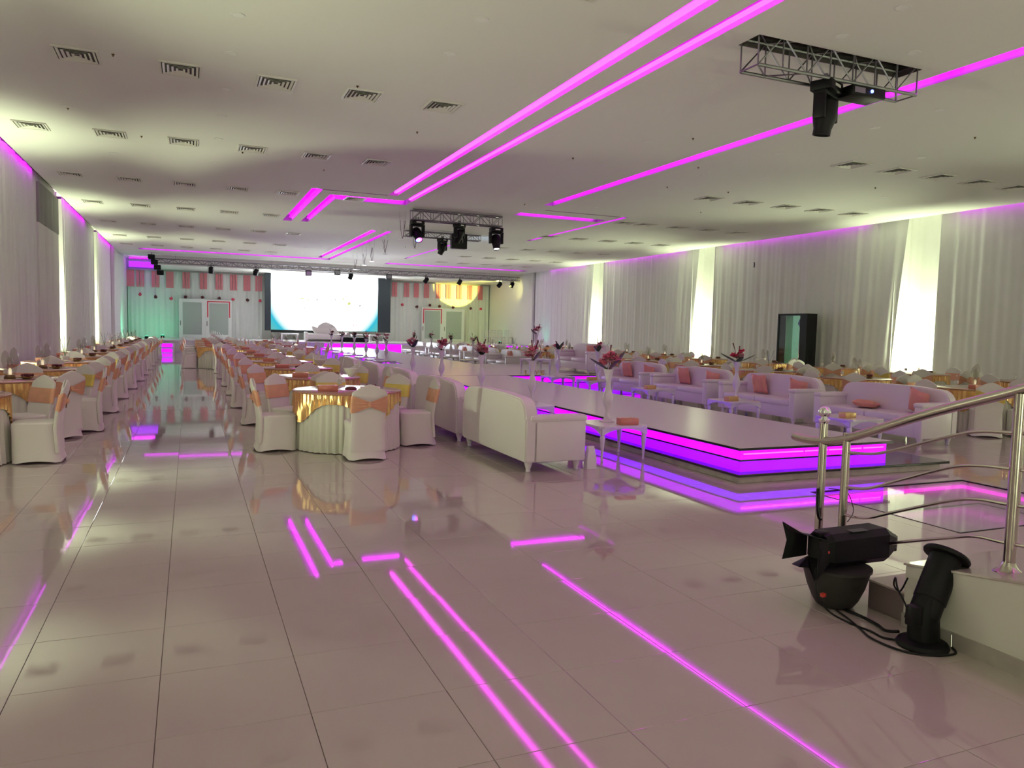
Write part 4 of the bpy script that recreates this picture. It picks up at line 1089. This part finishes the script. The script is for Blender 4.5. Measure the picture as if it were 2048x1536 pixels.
for k, (x, y, z) in enumerate([(-2.2, 46.6, .66), (19.45, 48.2, .66), (19.5, 42.3, 0), (-1.5, 50.0, .66)]):
    t = thing('floor_lamp', 'small black stage floor lamp throwing green light, ' + ['by the left stage wall', 'behind the ballroom chairs', 'on the hall floor at the right curtain', 'at the foot of the backdrop'][k], 'stage light', (x, y, z))
    b = nb(); lathe(b, [(.10, 0), (.11, .03), (.09, .14), (.08, .15)], 16); obj('housing', b, M['black'], t)
    b = nb(); lathe(b, [(.075, .151), (.07, .155)], 16); obj('lens', b, M['green_glow'], t)

# ------------------------------------------------------------------ display cabinet by the right curtain
t = thing('display_cabinet', 'tall black cabinet with a mint green glowing front standing before the right curtain', 'cabinet', (19.35, 20.1, 0))
D_, W_, H_ = .45, 1.40, 2.42
b = nb(); box(b, 0, D_, 0, W_, 0, .06); box(b, 0, D_, 0, W_, H_-.06, H_); box(b, 0, D_, 0, .32, .06, H_-.06); box(b, 0, D_, W_-.06, W_, .06, H_-.06); box(b, D_-.03, D_, .32, W_-.06, .06, H_-.06); obj('body', b, M['black'], t, False)
b = nb(); box(b, D_-.05, D_-.031, .32, W_-.06, .06, H_-.06); obj('glow_lining', b, M['mint'], t, False)
b = nb(); box(b, .1, D_-.05, .32, W_-.06, .55, .57); box(b, .1, D_-.05, 1.08, 1.10, .57, H_-.06); obj('shelf', b, M['mint_matt'], t, False)
b = nb(); box(b, .02, .03, .32, W_-.06, .06, H_-.06); obj('glass_door', b, M['glass'], t, False)
b = nb()
for dx, dz, s in ((0, 0, .09), (.08, .07, .07), (-.07, .09, .07), (.03, .15, .08), (-.02, -.12, .05), (.02, -.2, .03)):
    v = [b.verts.new((D_-.056, .68+dx+s*math.cos(i*PI/4), 2.02+dz+s*1.1*math.sin(i*PI/4))) for i in range(8)]; b.faces.new(v)
obj('flower_picture', b, M['blue'], t, False)
b = nb(); tube(b, [(-.02, .30, .9), (-.02, .30, 1.4)], .012, 6); obj('handle', b, M['chrome'], t)
b = nb(); tube(b, smooth_path([(0, 0, 0), (.01, 0, .12), (0, .01, .2)], 3), [.02]*7, 6); o = obj('wall_hook', b, M['black'], None, True, (XR+.10, 23.77, 4.25)); tag(o, 'tiny black hook on the right curtain above the cabinet', 'hook')

# ------------------------------------------------------------------ ramp with steel railing (right foreground)
b = nb()
X0, X1 = 3.75, 6.0
def wedge(b, x0, x1, ya, za, yb, zb, z0=0):
    v = [b.verts.new(p) for p in ((x0, ya, z0), (x1, ya, z0), (x1, yb, z0), (x0, yb, z0), (x0, ya, za), (x1, ya, za), (x1, yb, zb), (x0, yb, zb))]
    for f in ((0, 1, 2, 3), (4, 5, 6, 7), (0, 1, 5, 4), (1, 2, 6, 5), (2, 3, 7, 6), (3, 0, 4, 7)): b.faces.new([v[i] for i in f])
t = thing('entrance_ramp', 'white sided raised ramp with grey marble skirting under the steel railing', 'ramp', (0, 0, 0))
wedge(b, X0, X1, .6, .73, 3.04, .355); obj('body', b, mat('ramp_side', (.76, .74, .66), .22, spec=.5), t, False)
b = nb(); v = [b.verts.new(p) for p in ((X0-.008, .6, .73), (X1, .6, .73), (X1, 3.05, .357), (X0-.008, 3.05, .357), (X0-.008, .6, .742), (X1, .6, .742), (X1, 3.05, .369), (X0-.008, 3.05, .369))]
for f in ((0, 1, 2, 3), (4, 5, 6, 7), (0, 1, 5, 4), (1, 2, 6, 5), (2, 3, 7, 6), (3, 0, 4, 7)): b.faces.new([v[i] for i in f])
obj('surface', b, M['tile'], t, False)
b = nb(); box(b, X0-.014, X0, .6, 3.04, 0, .085); obj('skirting', b, M['stone'], t, False)
b = nb(); box(b, X0+.06, X1, 3.05, 3.34, 0, .165, .004); obj('step', b, M['shaded_marble'], t, False)
b = nb(); box(b, X0+.055, X1, 3.045, 3.345, .165, .178, .002); obj('step_top', b, M['tile'], t, False)

t = thing('steel_railing', 'brushed steel handrail with ball topped newel post and four wavy bars', 'railing', (0, 0, 0))
RX = 3.95
def post(y, z0, z1, r, nm='post', dx=0):
    b = nb(); tube(b, [(RX+dx, y, z0), (RX+dx, y, z1)], r, 14); return obj(nm, b, M['steel'], t)
post(2.59, .43, 1.375, .030)
post(3.70, 0, 1.02, .026)
p = post(3.90, 0, 1.075, .027, 'newel_post')
b = nb(); lathe(b, [(.027, 1.06), (.036, 1.075), (.036, 1.085), (.022, 1.095), (.018, 1.105)], 18, loc=(RX, 3.90, 0)); obj('collar', b, M['chrome'], p)
b = nb(); bmesh.ops.create_uvsphere(b, u_segments=20, v_segments=12, radius=.042, matrix=Matrix.Translation((RX, 3.90, 1.135))); obj('ball', b, M['chrome'], p)
b = nb(); lathe(b, [(.075, .424), (.07, .44), (.045, .455), (.035, .475), (.031, .49)], 20, loc=(RX, 2.59, 0)); obj('base_cover', b, M['steel'], t)
# handrail, with the curl below the newel
hr = smooth_path([(RX, .9, 1.72), (RX, 1.8, 1.60), (RX, 2.3, 1.50), (RX, 2.62, 1.385), (RX, 3.14, 1.205), (RX, 3.70, .985), (RX, 3.92, .938), (RX, 4.05, .93), (RX, 4.16, .935)], 6)
b = nb(); tube(b, hr, .029, 14); bmesh.ops.create_uvsphere(b, u_segments=14, v_segments=8, radius=.029, matrix=Matrix.Translation((RX, 4.16, .935))); obj('handrail', b, M['steel'], t)
bars = [[(3.70, .895), (3.50, .915), (3.33, .966), (2.97, 1.10), (2.80, 1.15), (2.60, 1.168), (2.3, 1.19), (1.9, 1.30), (1.4, 1.42)],
        [(3.70, .665), (3.52, .69), (3.28, .79), (2.96, .924), (2.78, .965), (2.60, .978), (2.3, 1.0), (1.9, 1.11), (1.4, 1.22)],
        [(3.70, .48), (3.52, .50), (3.33, .578), (2.95, .735), (2.78, .78), (2.60, .79), (2.3, .82), (1.9, .93), (1.4, 1.04)],
        [(3.70, .28), (3.52, .31), (3.27, .409), (2.93, .529), (2.78, .575), (2.60, .585), (2.3, .62), (1.9, .72), (1.4, .84)]]
for bb in bars:
    b = nb(); tube(b, smooth_path([(RX, y, z) for y, z in bb], 5), .0095, 8); obj('wavy_bar', b, M['steel'], t)

# ------------------------------------------------------------------ stage lanterns lying by the ramp
t = thing('barn_door_spotlight', 'black profile spotlight with open barn doors resting on a dark bucket', 'stage light', (3.715, 3.43, .255))
b = nb()
# long octagonal housing along +x
def octr(x, hw, hh, zc=.115, ch=.35):
    c = ch*min(hw, hh)
    return [(x, -hw, zc-hh+c), (x, -hw, zc+hh-c), (x, -hw+c, zc+hh), (x, hw-c, zc+hh), (x, hw, zc+hh-c), (x, hw, zc-hh+c), (x, hw-c, zc-hh), (x, -hw+c, zc-hh)]
loft(b, [octr(-.235, .085, .085), octr(-.20, .10, .10), octr(.24, .10, .105), octr(.335, .065, .055), octr(.365, .05, .045)]); obj('housing', b, M['black_metal'], t, False)
b = nb(); box(b, -.26, -.17, -.03, .03, .19, .22, .008); obj('carrying_lug', b, M['black_metal'], t)
b = nb(); box(b, .36, .385, -.035, .035, .05, .15, .006); obj('rear_cap', b, M['black'], t)
b = nb(); box(b, -.05, .08, -.08, -.03, .219, .223); obj('rating_plate', b, mat('faded_print', (.06, .062, .065), .5), t, False)
def flap(pts, th=.004):
    b = nb(); f = b.faces.new([b.verts.new(p) for p in pts]); n = f.normal.copy() if f.normal.length else Vector((0, 0, 1)); f.normal_update(); n = f.normal
    ex = bmesh.ops.extrude_face_region(b, geom=[f]); bmesh.ops.translate(b, vec=n*th, verts=[g for g in ex['geom'] if isinstance(g, bmesh.types.BMVert)]); return b
for pts in ([(-.235, -.09, .05), (-.235, -.09, .17), (-.33, -.13, .195), (-.385, -.15, .21), (-.355, -.14, .15), (-.37, -.14, .10), (-.385, -.15, .05), (-.38, -.15, -.01)],
            [(-.235, .09, .05), (-.235, .09, .17), (-.33, .13, .20), (-.38, .15, .25), (-.35, .14, .14), (-.37, .15, .02)],
            [(-.235, -.08, .05), (-.235, .08, .05), (-.33, .11, .0), (-.38, .0, .02), (-.34, -.04, .02), (-.375, -.12, -.03)],
            [(-.235, -.08, .185), (-.235, .08, .185), (-.36, .12, .21), (-.39, .14, .26), (-.34, .02, .21)]):
    obj('barn_door', flap(pts), M['black_metal'], t, False)
b = nb(); bmesh.ops.create_icosphere(b, subdivisions=1, radius=.010, matrix=Matrix.Translation((-.25, -.095, .12))); obj('red_knob', b, M['red_plastic'], t)
# bucket under it
t = thing('round_bucket', 'dark grey rubber bucket under the barn door spotlight', 'bucket', (3.645, 3.44, 0))
b = nb(); lathe(b, [(.09, 0), (.112, .015), (.135, .05), (.168, .13), (.19, .21), (.197, .250), (.187, .250)], 32); obj('bowl', b, M['bucket'], t)
b = nb(); lathe(b, [(.196, .232), (.204, .234), (.204, .250), (.196, .250)], 32, cap0=False, cap1=False); obj('rim', b, M['bucket'], t)
b = nb(); box(b, -.20, -.17, -.10, -.075, .10, .125, .006); obj('red_plug', b, M['red_plastic'], t)
# second lantern: upright cannon on a round base
t = thing('cannon_spotlight', 'black tubular spotlight on a round base beside the white ramp side', 'stage light', (3.612, 2.80, 0))
b = nb(); lathe(b, [(.128, 0), (.132, .012), (.12, .03), (.07, .045)], 32); obj('base_disc', b, M['black_metal'], t)
b = nb(); loft(b, [rrect(.075, .07, .03, 24, 3, cx=.005), rrect(.072, .068, .12, 24, 3), rrect(.070, .066, .20, 24, 3, cx=-.005), rrect(.045, .045, .27, 24, 3, cx=.02)]); obj('lamp_house', b, M['black_metal'], t)
ax = Matrix.Translation((-.01, 0, .16)) @ Matrix.Rotation(.62, 4, 'Y') @ Matrix.Rotation(-.12, 4, 'X')
b = nb(); lathe(b, [(.074, 0), (.078, .01), (.078, .10), (.082, .10), (.082, .37), (.078, .37), (.074, .35), (.074, .2)], 28, mtx=ax); obj('tube', b, M['black_metal'], t)
b = nb(); lathe(b, [(.082, .355), (.115, .360), (.12, .372), (.115, .384), (.076, .384)], 28, mtx=ax, cap0=False, cap1=False); obj('front_flange', b, M['black_metal'], t)
b = nb(); lathe(b, [(.068, .30), (.03, .315), (.0, .32)], 24, mtx=ax, cap0=False); obj('lens', b, M['lens'], t)
b = nb(); box(b, -.125, -.06, -.045, .02, .13, .24, .01); obj('shutter_block', b, M['black_metal'], t)
b = nb(); tube(b, [(.085, -.10, .09), (.075, -.11, .03)], .003, 5); obj('bright_rod', b, M['chrome'], t)
# cables
def cable(pts, r, label, m='black'):
    b = nb(); tube(b, smooth_path(pts, 7), r, 7); o = obj('power_cable', b, M[m], None); tag(o, label, 'cable')
cable([(3.40, 3.36, .28), (3.37, 3.32, .16), (3.40, 3.25, .06), (3.48, 3.16, .008), (3.50, 3.04, .007), (3.49, 2.95, .007), (3.52, 2.89, .012)], .006, 'black cable running down past the bucket to the cannon spotlight')
cable([(3.57, 3.35, .008), (3.52, 3.2, .007), (3.47, 3.08, .007), (3.42, 2.95, .007), (3.44, 2.78, .007), (3.55, 2.68, .007), (3.68, 2.66, .007), (3.735, 2.72, .007)], .006, 'black cable looping on the floor before the cannon spotlight')
cable([(3.62, 3.36, .012), (3.62, 3.2, .012), (3.60, 3.08, .014), (3.56, 2.99, .02), (3.55, 2.90, .05)], .009, 'thick black lead from the bucket to the lamp house')
cable([(3.72, 3.00, .30), (3.69, 3.02, .22), (3.64, 3.02, .26), (3.60, 2.98, .32), (3.55, 2.92, .28), (3.55, 2.86, .20), (3.53, 2.85, .15)], .005, 'thin black cable loop hanging between the ramp corner and cannon spotlight')
cable([(3.905, 3.88, .62), (3.90, 3.87, .50), (3.905, 3.86, .43), (3.93, 3.86, .41)], .010, 'short black lead taped to the newel post')
cable([(3.98, 3.86, .62), (4.08, 3.80, .60), (4.06, 3.72, .52), (3.95, 3.62, .50), (3.78, 3.50, .495)], .003, 'thin wire arching from the newel post to the spotlight housing')
print('chairs', NCH[0], 'objects', len(bpy.data.objects))
